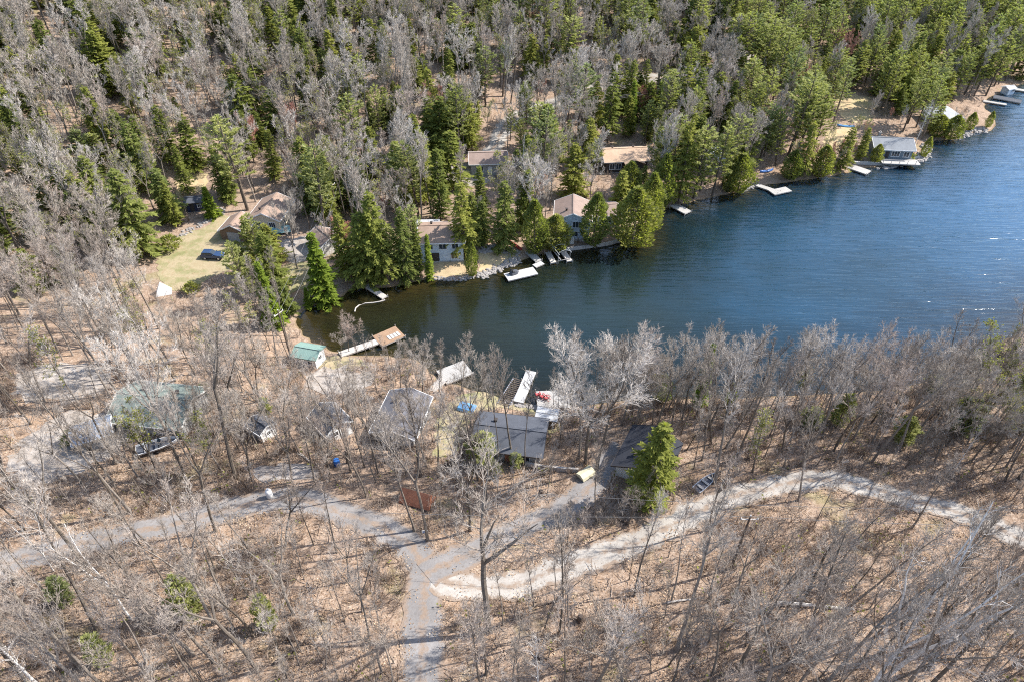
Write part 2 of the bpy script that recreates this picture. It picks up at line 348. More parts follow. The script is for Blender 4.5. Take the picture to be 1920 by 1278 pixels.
M['road_gravel'] = road_mat('road_gravel', [(0, (.265, .237, .205)), (.5, (.34, .31, .272)), (1, (.415, .385, .343))], (.22, .155, .108), .8)
M['road_worn'] = road_mat('road_worn', [(0, (.15, .14, .133)), (.5, (.205, .192, .182)), (1, (.265, .248, .235))], (.24, .17, .118), .75)
M['lawn'] = patch_mat('dry_lawn', [(0, (.29, .235, .14)), (.4, (.33, .27, .17)), (.65, (.25, .225, .12)), (1, (.18, .185, .08))], 1.4, (.27, .19, .11), .7)
M['yard'] = patch_mat('yard_soil', [(0, (.34, .24, .14)), (.5, (.45, .35, .21)), (1, (.30, .27, .12))], 1, (.28, .19, .11), .5)
def glass():
    m, t, out = nt('window_glass'); b = t.nodes.new('ShaderNodeBsdfPrincipled'); b.inputs['Base Color'].default_value = (.03, .04, .05, 1); b.inputs['Roughness'].default_value = .06
    t.links.new(b.outputs[0], out.inputs[0]); return m
M['glass'] = glass()
for k, c, r_ in (('white', (.78, .77, .74), .55), ('offwhite', (.64, .61, .55), .6), ('ltblue', (.52, .60, .68), .6), ('slate', (.13, .17, .20), .6), ('cream', (.66, .57, .42), .6),
              ('brownwall', (.20, .135, .09), .7), ('darkwall', (.06, .05, .045), .7), ('greywall', (.36, .35, .33), .7), ('navy', (.02, .03, .07), .5)):
    M[k] = paint('siding_' + k, c, r_, .1, .8, 0, (2, .15, .012))
for k, c in (('roof_brown', (.29, .205, .155)), ('roof_tan', (.46, .32, .215)), ('roof_black', (.032, .034, .042)), ('roof_charcoal', (.078, .083, .096)), ('roof_grey', (.125, .122, .132)),
             ('roof_sage', (.20, .207, .212)), ('roof_pale', (.40, .40, .40)), ('roof_mauve', (.26, .19, .155))):
    M[k] = paint(k, c, .85, .2, .7, 0, None, .02)
M['roof_green'] = paint('roof_green_metal', (.19, .285, .24), .55, .15, .6, 0, (0, .3, .02))
M['wire'] = paint('cable', (.16, .155, .15), .7, .05)
M['roof_moss'] = paint('roof_moss_green', (.175, .205, .18), .7, .22, .4)
M['roof_blue'] = paint('roof_blue_metal', (.20, .235, .29), .45, .15, .6, 0, (0, .3, .02))
M['concrete'] = paint('concrete', (.40, .385, .36), .85, .15, 1.2)
M['stone'] = paint('shore_stone', (.28, .255, .23), .85, .3, .9, 0, None, .05)
M['wood_grey'] = paint('weathered_wood', (.45, .41, .365), .8, .2, 1.2)
M['wood_pale'] = paint('pale_deck', (.37, .35, .32), .8, .2, 1.0)
M['dock_white'] = paint('white_dock', (.44, .43, .415), .75, .15, 1.2)
M['wood_brown'] = paint('brown_deck', (.31, .20, .125), .75, .22, 1.0)
M['wood_dark'] = paint('dark_timber', (.12, .09, .07), .85, .2, 1.5)
M['metal'] = paint('galvanised', (.55, .56, .57), .4, .1, 2, .6)
M['black'] = paint('black_rubber', (.025, .025, .027), .6, .1)
M['red'] = paint('red_paint', (.34, .04, .04), .6, .12)
M['blue'] = paint('blue_plastic', (.03, .14, .42), .45, .12)
M['tarp'] = paint('blue_tarp', (.13, .33, .58), .5, .2, 1.5)
M['teal'] = paint('teal_cover', (.17, .36, .37), .6, .15)
M['carpaint'] = paint('car_navy', (.025, .05, .11), .22, .05)
M['rust'] = paint('rust_roof', (.36, .15, .085), .75, .25, 1.2)
M['yellow'] = paint('yellow_board', (.50, .46, .32), .7, .12)

# ------------------------------------------------------------------ setting: ground, water
def build_terrain():
    ni, nj = TZ.shape
    co = np.stack([XX, YY, TZ], -1).reshape(-1, 3)
    idx = np.arange(ni * nj).reshape(ni, nj)
    a, b, c, d = idx[:-1, :-1].ravel(), idx[1:, :-1].ravel(), idx[1:, 1:].ravel(), idx[:-1, 1:].ravel()
    tris = np.concatenate([np.stack([a, b, c], 1), np.stack([a, c, d], 1)])
    me = bpy.data.meshes.new('ground'); me.vertices.add(len(co)); me.vertices.foreach_set('co', co.ravel())
    me.loops.add(len(tris) * 3); me.loops.foreach_set('vertex_index', tris.ravel().astype(np.int32))
    me.polygons.add(len(tris)); me.polygons.foreach_set('loop_start', np.arange(0, len(tris) * 3, 3, dtype=np.int32))
    me.polygons.foreach_set('use_smooth', np.ones(len(tris), bool)); me.update(calc_edges=True)
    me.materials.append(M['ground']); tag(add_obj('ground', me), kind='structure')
build_terrain()
def build_water():
    gx = np.arange(-60, 560.1, 2.5); gy = np.arange(60, 520.1, 2.5); X, Y = np.meshgrid(gx, gy, indexing='ij'); sd = poly_sd(np.stack([X.ravel(), Y.ravel()], 1), LP).reshape(X.shape)
    idx = np.arange(X.size).reshape(X.shape); k = (np.minimum.reduce([sd[:-1, :-1], sd[1:, :-1], sd[1:, 1:], sd[:-1, 1:]]) < 4).ravel()
    q = np.stack([idx[:-1, :-1].ravel(), idx[1:, :-1].ravel(), idx[1:, 1:].ravel(), idx[:-1, 1:].ravel()], 1)[k]; used = np.unique(q); mp = np.full(X.size, -1); mp[used] = np.arange(len(used)); q = mp[q]
    me = bpy.data.meshes.new('lake_water'); me.from_pydata([(float(a), float(b), 0.0) for a, b in zip(X.ravel()[used], Y.ravel()[used])], [], q.tolist())
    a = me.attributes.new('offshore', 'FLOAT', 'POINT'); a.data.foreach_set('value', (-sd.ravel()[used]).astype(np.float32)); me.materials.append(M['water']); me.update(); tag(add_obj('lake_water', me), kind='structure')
build_water()

ROADS = []   # sampled centre points with half width: kept clear of trees
def smooth_path(pts, step=1.0):
    out = []; n = len(pts)
    for i in range(n - 1):
        p0, p1, p2, p3 = pts[max(i - 1, 0)], pts[i], pts[i + 1], pts[min(i + 2, n - 1)]
        k = max(2, int((p2 - p1).length / step))
        for j in range(k):
            t = j / k
            out.append(.5 * (2 * p1 + (p2 - p0) * t + (2 * p0 - 5 * p1 + 4 * p2 - p3) * t * t + (3 * p1 - p0 - 3 * p2 + p3) * t ** 3))
    out.append(pts[-1]); return out
def road(name, px, width, mat, lift, clear=True):
    pts = [P(*p).to_2d() for p in px]; c = smooth_path(pts); mb = MB(); K = 10; n = len(c)
    for i, p in enumerate(c):
        d = (c[min(i + 1, n - 1)] - c[max(i - 1, 0)]).normalized(); s = Vector((-d.y, d.x))
        wl = width / 2 * (1 + .28 * lat_noise(np.float64(i * 1.0), np.float64(3.3), 2.6, 11)) + .9 * (R.random() - .5)
        wr = width / 2 * (1 + .28 * lat_noise(np.float64(i * 1.0), np.float64(9.1), 2.6, 12)) + .9 * (R.random() - .5)
        for k in range(K + 1):
            o = -wl + (wl + wr) * k / K; q = p + s * float(o); mb.v.append((q.x, q.y, TH(q.x, q.y) + lift))
        if clear: ROADS.append((p.x, p.y, width / 2))
        if i:
            for k in range(K):
                a = (i - 1) * (K + 1) + k; mb.f.append((a, a + K + 1, a + K + 2, a + 1)); mb.m.append(0)
    o = mb.build(name, mat, smooth=True); at = o.data.attributes.new('across', 'FLOAT', 'POINT'); at.data.foreach_set('value', np.tile(np.linspace(-1, 1, K + 1), n).astype(np.float32)); tag(o, kind='structure')
CLEAR = []   # polygons kept clear of trees
def patch(name, px, mat, lift, clear=True, jit=.5):
    pts = [P(*p).to_2d() for p in px]; c = smooth_path(pts + [pts[0]], 1.0)[:-1]
    c = [Vector((p.x + R.uniform(-jit, jit), p.y + R.uniform(-jit, jit))) for p in c]
    poly = np.array([(p.x, p.y) for p in c]); x0, y0 = poly.min(0); x1, y1 = poly.max(0); inner = []
    gx, gy = np.meshgrid(np.arange(x0, x1, 1.4), np.arange(y0, y1, 1.4)); q = np.stack([gx.ravel(), gy.ravel()], 1)
    sd = poly_sd(q, poly); inner = [Vector(p) for p in q[sd < -.7]]
    vs = c + inner; n = len(c)
    r = delaunay_2d_cdt(vs, [(i, (i + 1) % n) for i in range(n)], [], 0, 1e-4)
    vo, _, fo = r[0], r[1], r[2]
    cen = np.array([np.mean([tuple(vo[i]) for i in f], 0) for f in fo]); ok = poly_sd(cen, poly) < 0
    mb = MB(); mb.v = [(v.x, v.y, TH(v.x, v.y) + lift) for v in vo]; mb.f = [tuple(f) for f, k in zip(fo, ok) if k]; mb.m = [0] * len(mb.f)
    # face up
    for i, f in enumerate(mb.f):
        a, b, d = (Vector(mb.v[j]) for j in f[:3])
        if (b - a).cross(d - a).z < 0: mb.f[i] = tuple(reversed(f))
    tag(mb.build(name, mat, smooth=True), kind='structure')
    if clear: CLEAR.append(poly)
road('driveway', [(796,1700),(792,1400),(790,1278),(792,1200),(792,1150),(800,1100),(790,1050),(760,1010),(700,980),(640,958),(580,938),(500,938),(430,955),(370,972),(290,990),(200,1008),(110,1030),(20,1050),(-120,1080)], 4.6, M['road_worn'], .07)
road('gravel_road', [(812,1085),(880,1098),(950,1098),(1020,1078),(1100,1050),(1180,1022),(1260,985),(1340,945),(1420,920),(1500,903),(1570,900),(1640,918),(1720,940),(1800,962),(1870,990),(1960,1030),(2100,1090),(2300,1190)], 4.0, M['road_gravel'], .09)
road('cottage_drive', [(800,1080),(850,1052),(910,1020),(970,990),(1040,965),(1090,930),(1125,890),(1150,855),(1168,835)], 4.2, M['road_worn'], .11)
patch('parking_pad', [(480,878),(560,868),(600,876),(598,892),(540,900),(480,900)], M['asphalt'], .06)
patch('gravel_yard', [(20,850),(90,790),(180,770),(230,790),(235,830),(170,870),(80,905),(20,910)], M['gravel'], .06, jit=1.1)
patch('stony_yard', [(40,690),(140,680),(200,705),(190,740),(120,755),(30,740)], M['gravel'], .06, jit=1.1)
patch('turning_circle', [(575,700),(640,688),(690,700),(700,720),(640,735),(580,725)], M['gravel'], .06, jit=1.1)
patch('cottage_lawn', [(850,745),(905,735),(1000,760),(1040,790),(1050,800),(1030,812),(980,770),(900,770),(880,800),(850,850),(815,850),(820,790)], M['lawn'], .05, jit=.5)
patch('shore_grass', [(600,668),(655,668),(680,685),(620,698),(598,690)], M['lawn'], .05)
patch('lawn', [(292,480),(330,445),(385,425),(420,405),(470,420),(470,470),(440,500),(400,520),(350,545),(318,545),(300,520)], M['lawn'], .05, jit=.4)
patch('drive_apron', [(528,450),(575,445),(600,470),(575,490),(540,490)], M['gravel'], .06)
patch('bay_lawn', [(528,500),(560,490),(590,498),(595,520),(560,545),(530,550)], M['lawn'], .05)
patch('beach_yard', [(812,490),(860,480),(885,500),(870,516),(815,520)], M['yard'], .05)
patch('shore_lawn', [(900,470),(940,472),(975,480),(960,494),(925,506),(900,510)], M['yard'], .05)
patch('parking_lot', [(838,320),(885,312),(925,325),(915,345),(860,352),(835,345)], M['gravel'], .06)
road('forest_road', [(700,300),(780,305),(850,320),(910,300),(950,235),(990,210),(1050,190),(1110,165),(1180,150),(1300,140),(1420,110)], 5.0, M['road_gravel'], .08)
patch('sandy_clearing', [(1540,265),(1562,242),(1590,236),(1602,250),(1580,280),(1550,290)], M['yard'], .06, jit=1.2)
patch('golden_clearing', [(1565,185),(1600,175),(1640,195),(1630,225),(1585,225)], M['yard'], .05, jit=1.2)
patch('leafy_clearing', [(330,330),(385,325),(380,355),(335,372)], M['yard'], .05)
# ------------------------------------------------------------------ buildings
FOOT = []   # footprints kept clear of trees: x, y, radius
def window(parent, side, u, z, w, h, L, Wd, frame='white', bars=1):
    """a window on wall side F(-Y) B(+Y) R(+X) Lf(-X): frame part with pane sub-part"""
    rot = {'F': 0, 'R': math.pi / 2, 'B': math.pi, 'L': -math.pi / 2}[side]; off = Wd / 2 if side in 'FB' else L / 2
    mb = MB(); t = .09
    mb.box((0, -.03, h / 2 + t / 2), (w + 2 * t, .12, t)); mb.box((0, -.04, -h / 2 - t / 2), (w + 2 * t + .06, .16, t))
    for sx in (-1, 1): mb.box((sx * (w / 2 + t / 2), -.03, 0), (t, .12, h))
    for k in range(bars): mb.box((-w / 2 + w * (k + 1) / (bars + 1), -.035, 0), (.05, .07, h))
    x, y = u * math.cos(rot) + off * math.sin(rot), u * math.sin(rot) - off * math.cos(rot)
    f = mb.build('window', M[frame], parent, (x, y, z), rot)
    pb = MB(); pb.box((0, 0, 0), (w, .03, h)); pb.build('pane', M['glass'], f)
def door(parent, side, u, w, h, L, Wd, m='white', z0=0):
    rot = {'F': 0, 'R': math.pi / 2, 'B': math.pi, 'L': -math.pi / 2}[side]; off = Wd / 2 if side in 'FB' else L / 2
    x, y = u * math.cos(rot) + off * math.sin(rot), u * math.sin(rot) - off * math.cos(rot)
    mb = MB(); mb.box((0, -.02, h / 2), (w, .08, h)); mb.box((0, -.065, h * .68), (w * .7, .02, h * .34)); mb.box((0, -.065, h * .24), (w * .7, .02, h * .3))
    d = mb.build('door', M[m], parent, (x, y, z0), rot)
    k = MB(); k.tube([(w * .36, -.07, h * .47), (w * .36, -.13, h * .47), (w * .28, -.13, h * .47)], [.02] * 3, 5); k.build('handle', M['metal'], d)
def house(name, label, px, py, L, Wd, hw, rot, wall, roof, pitch=24, over=.45, wins=(), doors=(), vents=0, chimney=None, hip=False, fascia='white', cat='house', group=None, wing=None, found=1.6):
    rise = Wd / 2 * math.tan(rad(pitch)); b = P(px, py, hw + rise * .6); z = b.z
    root = empty(name, (b.x, b.y, z), rad(rot), label, cat, group); FOOT.append((b.x, b.y, math.hypot(L, Wd) / 2 + .4))
    l, w = L / 2, Wd / 2; mb = MB()
    if hip: mb.box((0, 0, hw / 2), (L, Wd, hw))
    else:
        mb.quad((-l, -w, 0), (l, -w, 0), (l, -w, hw), (-l, -w, hw)); mb.quad((l, w, 0), (-l, w, 0), (-l, w, hw), (l, w, hw))
        mb.poly([(l, -w, 0), (l, w, 0), (l, w, hw), (l, 0, hw + rise), (l, -w, hw)]); mb.poly([(-l, w, 0), (-l, -w, 0), (-l, -w, hw), (-l, 0, hw + rise), (-l, w, hw)])
    mb.build('wall', M[wall], root)
    fb = MB(); fb.box((0, 0, -found / 2 - .002), (L + .12, Wd + .12, found)); fb.build('foundation', M['concrete'], root)
    t = .14; sl = rise / w; rb = MB(); ye = w + over; ze = hw - over * sl; top = hw + rise
    if hip:
        xe = l + over; rl = max(l - w, .05)
        e = [(-xe, -ye, ze), (xe, -ye, ze), (xe, ye, ze), (-xe, ye, ze)]; r0, r1 = (-rl, 0, top + t), (rl, 0, top + t); e2 = [(x, y, zz + t) for x, y, zz in e]
        rb.poly([e2[0], e2[1], r1, r0]); rb.poly([e2[2], e2[3], r0, r1]); rb.poly([e2[1], e2[2], r1]); rb.poly([e2[3], e2[0], r0]); rb.quad(e[3], e[2], e[1], e[0])
        for i in range(4): rb.quad(e[i], e[(i + 1) % 4], e2[(i + 1) % 4], e2[i])
    else:
        xe = l + over
        for s in (-1, 1):
            a, b_, c, d = (-xe, s * ye, ze), (xe, s * ye, ze), (xe, 0, top), (-xe, 0, top)
            q = [(x, y, zz + t) for x, y, zz in (a, b_, c, d)]
            rb.poly(q if s < 0 else q[::-1]); rb.poly([d, c, b_, a] if s < 0 else [a, b_, c, d]); rb.quad(a, b_, q[1], q[0]) if s < 0 else rb.quad(b_, a, q[0], q[1])
            for k in (0, 1):
                p0, p1 = ((a, d), (b_, c))[k]; p0t = (p0[0], p0[1], p0[2] + t); p1t = (p1[0], p1[1], p1[2] + t); rb.quad(p0, p1, p1t, p0t)
    rf = rb.build('roof', M[roof], root)
    if not hip:
        cb = MB(); cb.beam((-xe, 0, top + t + .015), (xe, 0, top + t + .015), .34, .07); cb.build('ridge_cap', M[roof], rf)
        fs = MB()
        for s in (-1, 1):
            fs.beam((-xe - .02, s * (ye + .035), ze + t * .4), (xe + .02, s * (ye + .035), ze + t * .4), .06, .2)
            for q in (-1, 1): fs.beam((q * (xe + .035), s * ye, ze + t * .4), (q * (xe + .035), s * .02, top + t * .4), .06, .22)
        fs.build('fascia', M[fascia], root)
    for i in range(vents):
        vb = MB(); x = -l * .5 + L * .5 * i / max(vents - 1, 1); yy = w * .4; zz = hw + rise * .6 + t
        vb.box((x, yy, zz + .18), (.4, .4, .5)); vb.box((x, yy, zz + .47), (.56, .56, .06)); vb.build('roof_vent', M['darkwall'], rf)
    if chimney:
        vb = MB(); vb.box((chimney[0], chimney[1], top + .1), (.6, .6, 1.9)); vb.box((chimney[0], chimney[1], top + 1.1), (.74, .74, .12)); vb.lathe([(.13, 0), (.13, .3)], (chimney[0], chimney[1], top + 1.16), 8)
        vb.build('chimney', M['stone'], rf)
    if wing:   # cross gable towards -Y: (centre x, width, projection)
        cx, ww, pr = wing; wr = ww / 2 * sl; wl = MB(); y0 = -w - pr; hh = hw
        wl.poly([(cx - ww / 2, y0, 0), (cx + ww / 2, y0, 0), (cx + ww / 2, y0, hh), (cx, y0, hh + wr), (cx - ww / 2, y0, hh)])
        wl.quad((cx + ww / 2, y0, 0), (cx + ww / 2, -w + .02, 0), (cx + ww / 2, -w + .02, hh), (cx + ww / 2, y0, hh)); wl.quad((cx - ww / 2, -w + .02, 0), (cx - ww / 2, y0, 0), (cx - ww / 2, y0, hh), (cx - ww / 2, -w + .02, hh))
        wl.build('gable_wall', M[wall], root)
        gb = MB()
        for s in (-1, 1):
            e0, e1 = (cx + s * (ww / 2 + over * .7), y0 - over, hh - over * .7 * sl + t), (cx + s * (ww / 2 + over * .7), -w + .1, hh - over * .7 * sl + t)
            r0_, r1_ = (cx, y0 - over, hh + wr + t + .004), (cx, -w + ww / 2, hh + wr + t + .004); q = [e0, e1, r1_, r0_]
            gb.poly(q if s > 0 else q[::-1]); q2 = [(x, y, zz - t) for x, y, zz in q]; gb.poly(q2[::-1] if s > 0 else q2); gb.quad(q2[0], q2[3], q[3], q[0])
        gb.build('gable_roof', M[roof], root)
        fbm = MB(); fbm.box((cx, -w - pr / 2 - .06, -found / 2 - .01), (ww + .1, pr, found)); fbm.build('gable_foundation', M['concrete'], root)
    for wn in wins: window(root, *wn[:5], L, Wd, *(wn[5:]))
    for d in doors: door(root, *d[:4], L, Wd, *(d[4:]))
    return root
def local(root, mb, name, m, **k): return mb.build(name, m, root, **k)

# near shore, left to right
house('green_roof_house', 'large cottage with a faded green patched roof behind bare trees at far left', 292, 748, 10.4, 7.6, 2.7, -8, 'greywall', 'roof_moss', 22, .6, [('F', -3, 1.5, 1.4, 1.1), ('F', 2, 1.5, 1.4, 1.1), ('R', 0, 1.5, 1.6, 1.1)], [('F', -.4, .95, 2.05)], 2, None, fascia='roof_green' if False else 'offwhite')
house('blue_roof_shed', 'open shed with a blue grey metal roof beside the green roofed cottage', 170, 803, 4.4, 3.4, 2.3, 28, 'greywall', 'roof_blue', 16, .4, [('R', 0, 1.4, .8, .7)], [('F', 1, .9, 2)], cat='shed')
house('small_shed', 'tiny white shed with a charcoal roof at the edge of the driveway trees', 487, 792, 2.8, 2.5, 2.2, -35, 'white', 'roof_charcoal', 28, .25, [('R', 0, 1.3, .6, .6)], [('F', .3, .8, 1.9, 'greywall')], cat='shed')
house('garden_shed', 'white garden shed with a dark grey gable roof among tall bare trunks', 617, 778, 4.6, 4.0, 2.4, -48, 'white', 'roof_charcoal', 32, .35, [('R', -.6, 1.5, .8, .8)], [('R', .9, .85, 2, 'greywall')], cat='shed')
house('boat_shed', 'small white shed with a mint green metal roof beside the brown dock', 577, 655, 4.0, 3.2, 2.4, -14, 'white', 'roof_green', 22, .3, [('R', 0, 1.5, .8, .8), ('F', 1, 1.4, .8, .7)], [('F', -.7, .9, 2, 'offwhite')], cat='shed', fascia='roof_green')
house('grey_cottage', 'wide cottage with a pale grey roof seen through bare branches', 752, 770, 8.0, 6.0, 2.7, 78, 'greywall', 'roof_grey', 20, .5, [('F', -2.5, 1.5, 1.4, 1.1), ('F', 2.5, 1.5, 1.4, 1.1), ('L', 0, 1.5, 1.5, 1.1)], [('L', 2.2, .95, 2.05)], 2)
house('black_roof_cottage', 'cottage with a worn dark slate roof between bare trunks and a low stone wall', 957, 806, 9.6, 6.7, 2.6, -9, 'greywall', 'roof_charcoal', 19, .5, [('F', -3, 1.5, 1.4, 1.0), ('F', 2.6, 1.5, 1.4, 1.0), ('B', 0, 1.5, 2, 1.1), ('R', .5, 1.5, 1.0, 1.0)], [('F', .2, .95, 2.05, 'rust')], 1, fascia='darkwall')
house('outhouse_shed', 'small dark shed with a flat pale grey roof beside the deck of red chairs', 1026, 775, 2.9, 2.1, 2.2, -12, 'brownwall', 'roof_pale', 9, .3, [('R', 0, 1.4, .5, .5)], [('F', .3, .8, 1.9, 'wood_dark')], cat='shed', fascia='darkwall')
house('black_cabin', 'cabin with a nearly black roof half hidden by a green hemlock', 1216, 842, 7.4, 6.4, 2.6, 62, 'offwhite', 'roof_black', 24, .6, [('R', 0, 1.5, 1.6, 1.1), ('F', 2, 1.5, 1.2, 1.1), ('L', 1.5, 1.5, 1.2, 1.0)], [('F', -1.5, .95, 2.05)], 1, fascia='darkwall', cat='cabin')
# far shore, left to right
house('carport', 'brown roofed garage standing on the lawn above the parked blue car', 443, 415, 5.2, 5.6, 2.5, 82, 'brownwall', 'roof_brown', 27, .35, [('R', 1, 1.4, .8, .8)], [('L', 0, 2.6, 2.1, 'greywall')], cat='garage')
house('cream_gable_house', 'house with a brown roof and cream gable behind a spreading bare tree', 506, 386, 8.4, 6.6, 3.4, 84, 'cream', 'roof_brown', 24, .5, [('L', 1.6, 1.9, 1.3, 1.4, 'white', 2), ('L', -1.6, 1.9, 1.3, 1.4, 'white', 2), ('F', -2, 1.9, 1.4, 1.1)], [('F', 1.8, .95, 2.05)], 1)
house('double_garage', 'small garage with a mauve brown roof and white gable beside the utility pole', 607, 440, 5.2, 5.0, 2.5, -48, 'white', 'roof_mauve', 28, .4, [('R', 1.2, 1.4, .8, .8)], [('R', -.7, 2.2, 2.1, 'offwhite')], cat='garage')
h = house('two_window_house', 'lakeside house with brown roof and white framed windows above a dark lower storey', 828, 428, 8.6, 7.6, 4.6, 3, 'ltblue', 'roof_brown', 22, .5, [('F', -2.6, 3.5, 1.5, 1.2, 'white', 1), ('F', .2, 3.5, 1.5, 1.2, 'white', 1), ('F', 2.7, 3.5, 1.2, 1.2), ('F', 2.5, 1.2, 1.4, 1.3)], [('F', -1.6, 1.9, 2.0, 'darkwall')], 1)
fx = MB(); fx.box((-3.5, 5.4, 1.6), (5, 3.2, 3.2)); local(h, fx, 'annex_wall', M['white']); fx = MB(); fx.box((-3.5, 5.4, 3.3), (5.6, 3.8, .2)); local(h, fx, 'annex_roof', M['roof_pale'])
house('pale_blue_house', 'pale blue gabled house with a brown roof between rounded cedars', 1075, 388, 7.6, 7.2, 4.6, 86, 'ltblue', 'roof_mauve', 24, .5, [('L', .9, 3.4, 1.7, 1.4, 'white', 2), ('L', -1.8, 3.4, .9, 1.1), ('F', 0, 3.2, 1.2, 1.1), ('L', .5, 1.1, 1.4, 1.2)], [('L', -1.6, .95, 2.0, 'white')], 1)
house('brown_wing_house', 'low wing with a mauve brown roof joined behind the pale blue house', 1128, 388, 6.6, 5.2, 3.0, 8, 'ltblue', 'roof_mauve', 22, .45, [('F', 1, 1.7, 1.4, 1.1)], [('F', -1, .95, 2.05)], 0)
house('tan_roof_house', 'long house with a sunlit tan roof and front gable among tall pines', 1170, 283, 10.5, 7.4, 3.0, 6, 'darkwall', 'roof_tan', 22, .5, [('F', -3.6, 1.6, 1.2, 1.4, 'white', 1), ('F', -2.0, 1.6, 1.2, 1.4, 'white', 1)], [('F', 4.2, .95, 2.05, 'brownwall')], 2, wing=(1.6, 4.4, 1.6), fascia='wood_grey')
house('brown_roof_house', 'house with a rosy brown roof beside the pale parking lot', 915, 290, 8.6, 6.4, 3.0, 4, 'greywall', 'roof_mauve', 22, .5, [('F', 2.8, 1.6, 1.2, 1.4, 'white', 1), ('F', -2, 1.6, 1.2, 1.2)], [('F', .3, .95, 2.05)], 0)
h = house('slate_blue_cabin', 'slate blue lakeside cabin with grey roof and white windows on a stone terrace', 1672, 263, 9.4, 7.2, 2.8, -6, 'slate', 'roof_sage', 22, .5, [('F', -3.4, 1.5, 1.5, 1.3, 'white', 1), ('F', .6, 1.5, 1.9, 1.3, 'white', 2), ('F', 3.3, 1.5, 1.3, 1.3, 'white', 1), ('R', 0, 1.5, 1.4, 1.1)], [('F', -1.4, .95, 2.05, 'darkwall')], 0, chimney=(-3.2, .8), cat='cabin')
fx = MB(); fx.box((1.6, -5.2, .1), (9.5, 3.0, .25)); local(h, fx, 'terrace_deck', M['wood_pale'])
fx = MB(); [fx.box((x, -6.6, .65), (.09, .09, 1.0)) for x in (-3, -1, 1, 3, 5, 6.2)]; fx.beam((-3.1, -6.6, 1.18), (6.3, -6.6, 1.18), .1, .06); local(h, fx, 'deck_railing', M['wood_grey'])
house('hip_roof_cottage', 'cottage with a pale grey pyramid roof above dark shoreline bushes', 1770, 204, 7.6, 7.2, 2.7, 4, 'offwhite', 'roof_pale', 27, .6, [('F', -1.5, 1.5, 1.3, 1.1), ('F', 1.7, 1.5, 1.3, 1.1)], [('R', 0, .95, 2.05)], 0, hip=True, cat='cottage')
house('white_roof_cabin', 'cabin with a whitish roof hidden behind the bright green pines', 1338, 288, 6.4, 5.6, 2.6, 70, 'offwhite', 'roof_pale', 20, .4, [('L', 0, 1.5, 1.3, 1.1)], [('L', 1.8, .9, 2)], 0, cat='cabin')
house('navy_shed', 'dark navy shed under spruce branches at the upper edge of the lawn', 364, 372, 3.6, 3.0, 2.2, 10, 'navy', 'roof_charcoal', 20, .3, [('F', 1, 1.4, .7, .7)], [('F', -.6, .9, 1.9, 'darkwall')], cat='shed', fascia='darkwall')
house('waterfront_bunkie', 'tiny grey roofed hut by the distant docks at the right edge', 1893, 163, 2.8, 2.4, 1.9, 20, 'ltblue', 'roof_pale', 20, .3, [('F', .7, 1.4, .9, .8)], [('F', -.8, .9, 1.9)], cat='hut')

# ------------------------------------------------------------------ docks and shore works
def dock(name, label, p0, p1, width, mat='wood_pale', z=.42, posts=True, group='docks along the lake shore', cat='dock', floats=False, planks_n=None):
    a, b = Vector(flat(*p0)), Vector(flat(*p1)); d = b - a; L = d.length; ang = math.atan2(d.y, d.x); c = (a + b) / 2
    root = empty(name, (c.x, c.y, 0), ang, label, cat, group)
    fb = MB()
    for s in (-1, 1): fb.box((0, s * (width / 2 - .06), z - .12), (L, .1, .22))
    k = max(2, int(L / 2))
    for i in range(k + 1): fb.box((-L / 2 + L * i / k + (.06 if i == 0 else -.06 if i == k else 0), 0, z - .125), (.09, width - .22, .2))
    fb.build('frame', M['wood_grey'], root)
    pb = MB(); n = int(L / .2)
    for i in range(n): pb.box((-L / 2 + (i + .5) * L / n, R.uniform(-.02, .02), z + .012 + R.uniform(-.006, .006)), (L / n - .016, width, .035))
    tag(pb.build('planks', M[mat], root), kind='stuff')
    if posts:
        for i in range(k + 1):
            if i % 2: continue
            for s in (-1, 1):
                q = MB(); q.tube([(0, 0, -1.2), (0, 0, z + .35)], [.06, .06], 6); q.build('post', M['wood_grey'], root, (-L / 2 + L * i / k, s * (width / 2 + .08), 0))
    if floats:
        for s in (-1, 1):
            q = MB(); q.tube([(-L / 2 + .3, 0, .1), (L / 2 - .3, 0, .1)], [.22, .22], 10); q.build('float', M['black'], root, (0, s * width * .3, 0))
    return root
dock('brown_plank_dock', 'long narrow plank dock reaching into the brown bay from dark shade', (664,523), (722,561), 1.3, 'wood_grey')
wd = dock('white_raft', 'broad white swim raft with a small pedal boat on it', (949,524), (1004,511), 2.7, 'dock_white', .5, False, floats=True)
dock('white_gangway_dock', 'pale ramp of the white dock in front of the red canoe', (991,477), (1010,494), 1.5, 'wood_pale', .62)
dock('white_end_float', 'square white float at the foot of the pale ramp', (1006,496), (1013,501), 2.2, 'dock_white', .36, False, floats=True)
dock('left_lift_dock', 'left finger dock beside the metal boat lift', (1027,476), (1038,496), 1.2, 'wood_grey')
dock('right_lift_dock', 'right finger dock beside the metal boat lift', (1055,474), (1068,493), 1.2, 'wood_grey')
dock('small_white_dock', 'small white dock with a bench alone beyond the biggest cedars', (1262,387), (1290,402), 2.2, 'wood_pale', .45, True)
dock('flared_white_dock', 'long white dock stem running out from the sandy bank', (1419,350), (1460,364), 1.5, 'wood_pale', .45)
dock('flared_dock_platform', 'white platform across the end of the long white dock stem', (1446,365), (1478,358), 2.4, 'wood_pale', .5, False, floats=True)
dock('cabin_white_dock', 'white dock just left of the slate blue cabin', (1590,314), (1628,327), 2.8, 'wood_pale', .45)
dock('thin_far_dock', 'thin white dock farthest up the lake near the right edge', (1842,192), (1886,199), 1.4, 'wood_pale', .45)
dock('dark_far_dock', 'wide dark dock beside the thin white one at the right edge', (1862,184), (1914,194), 3.0, 'roof_charcoal', .5, True)
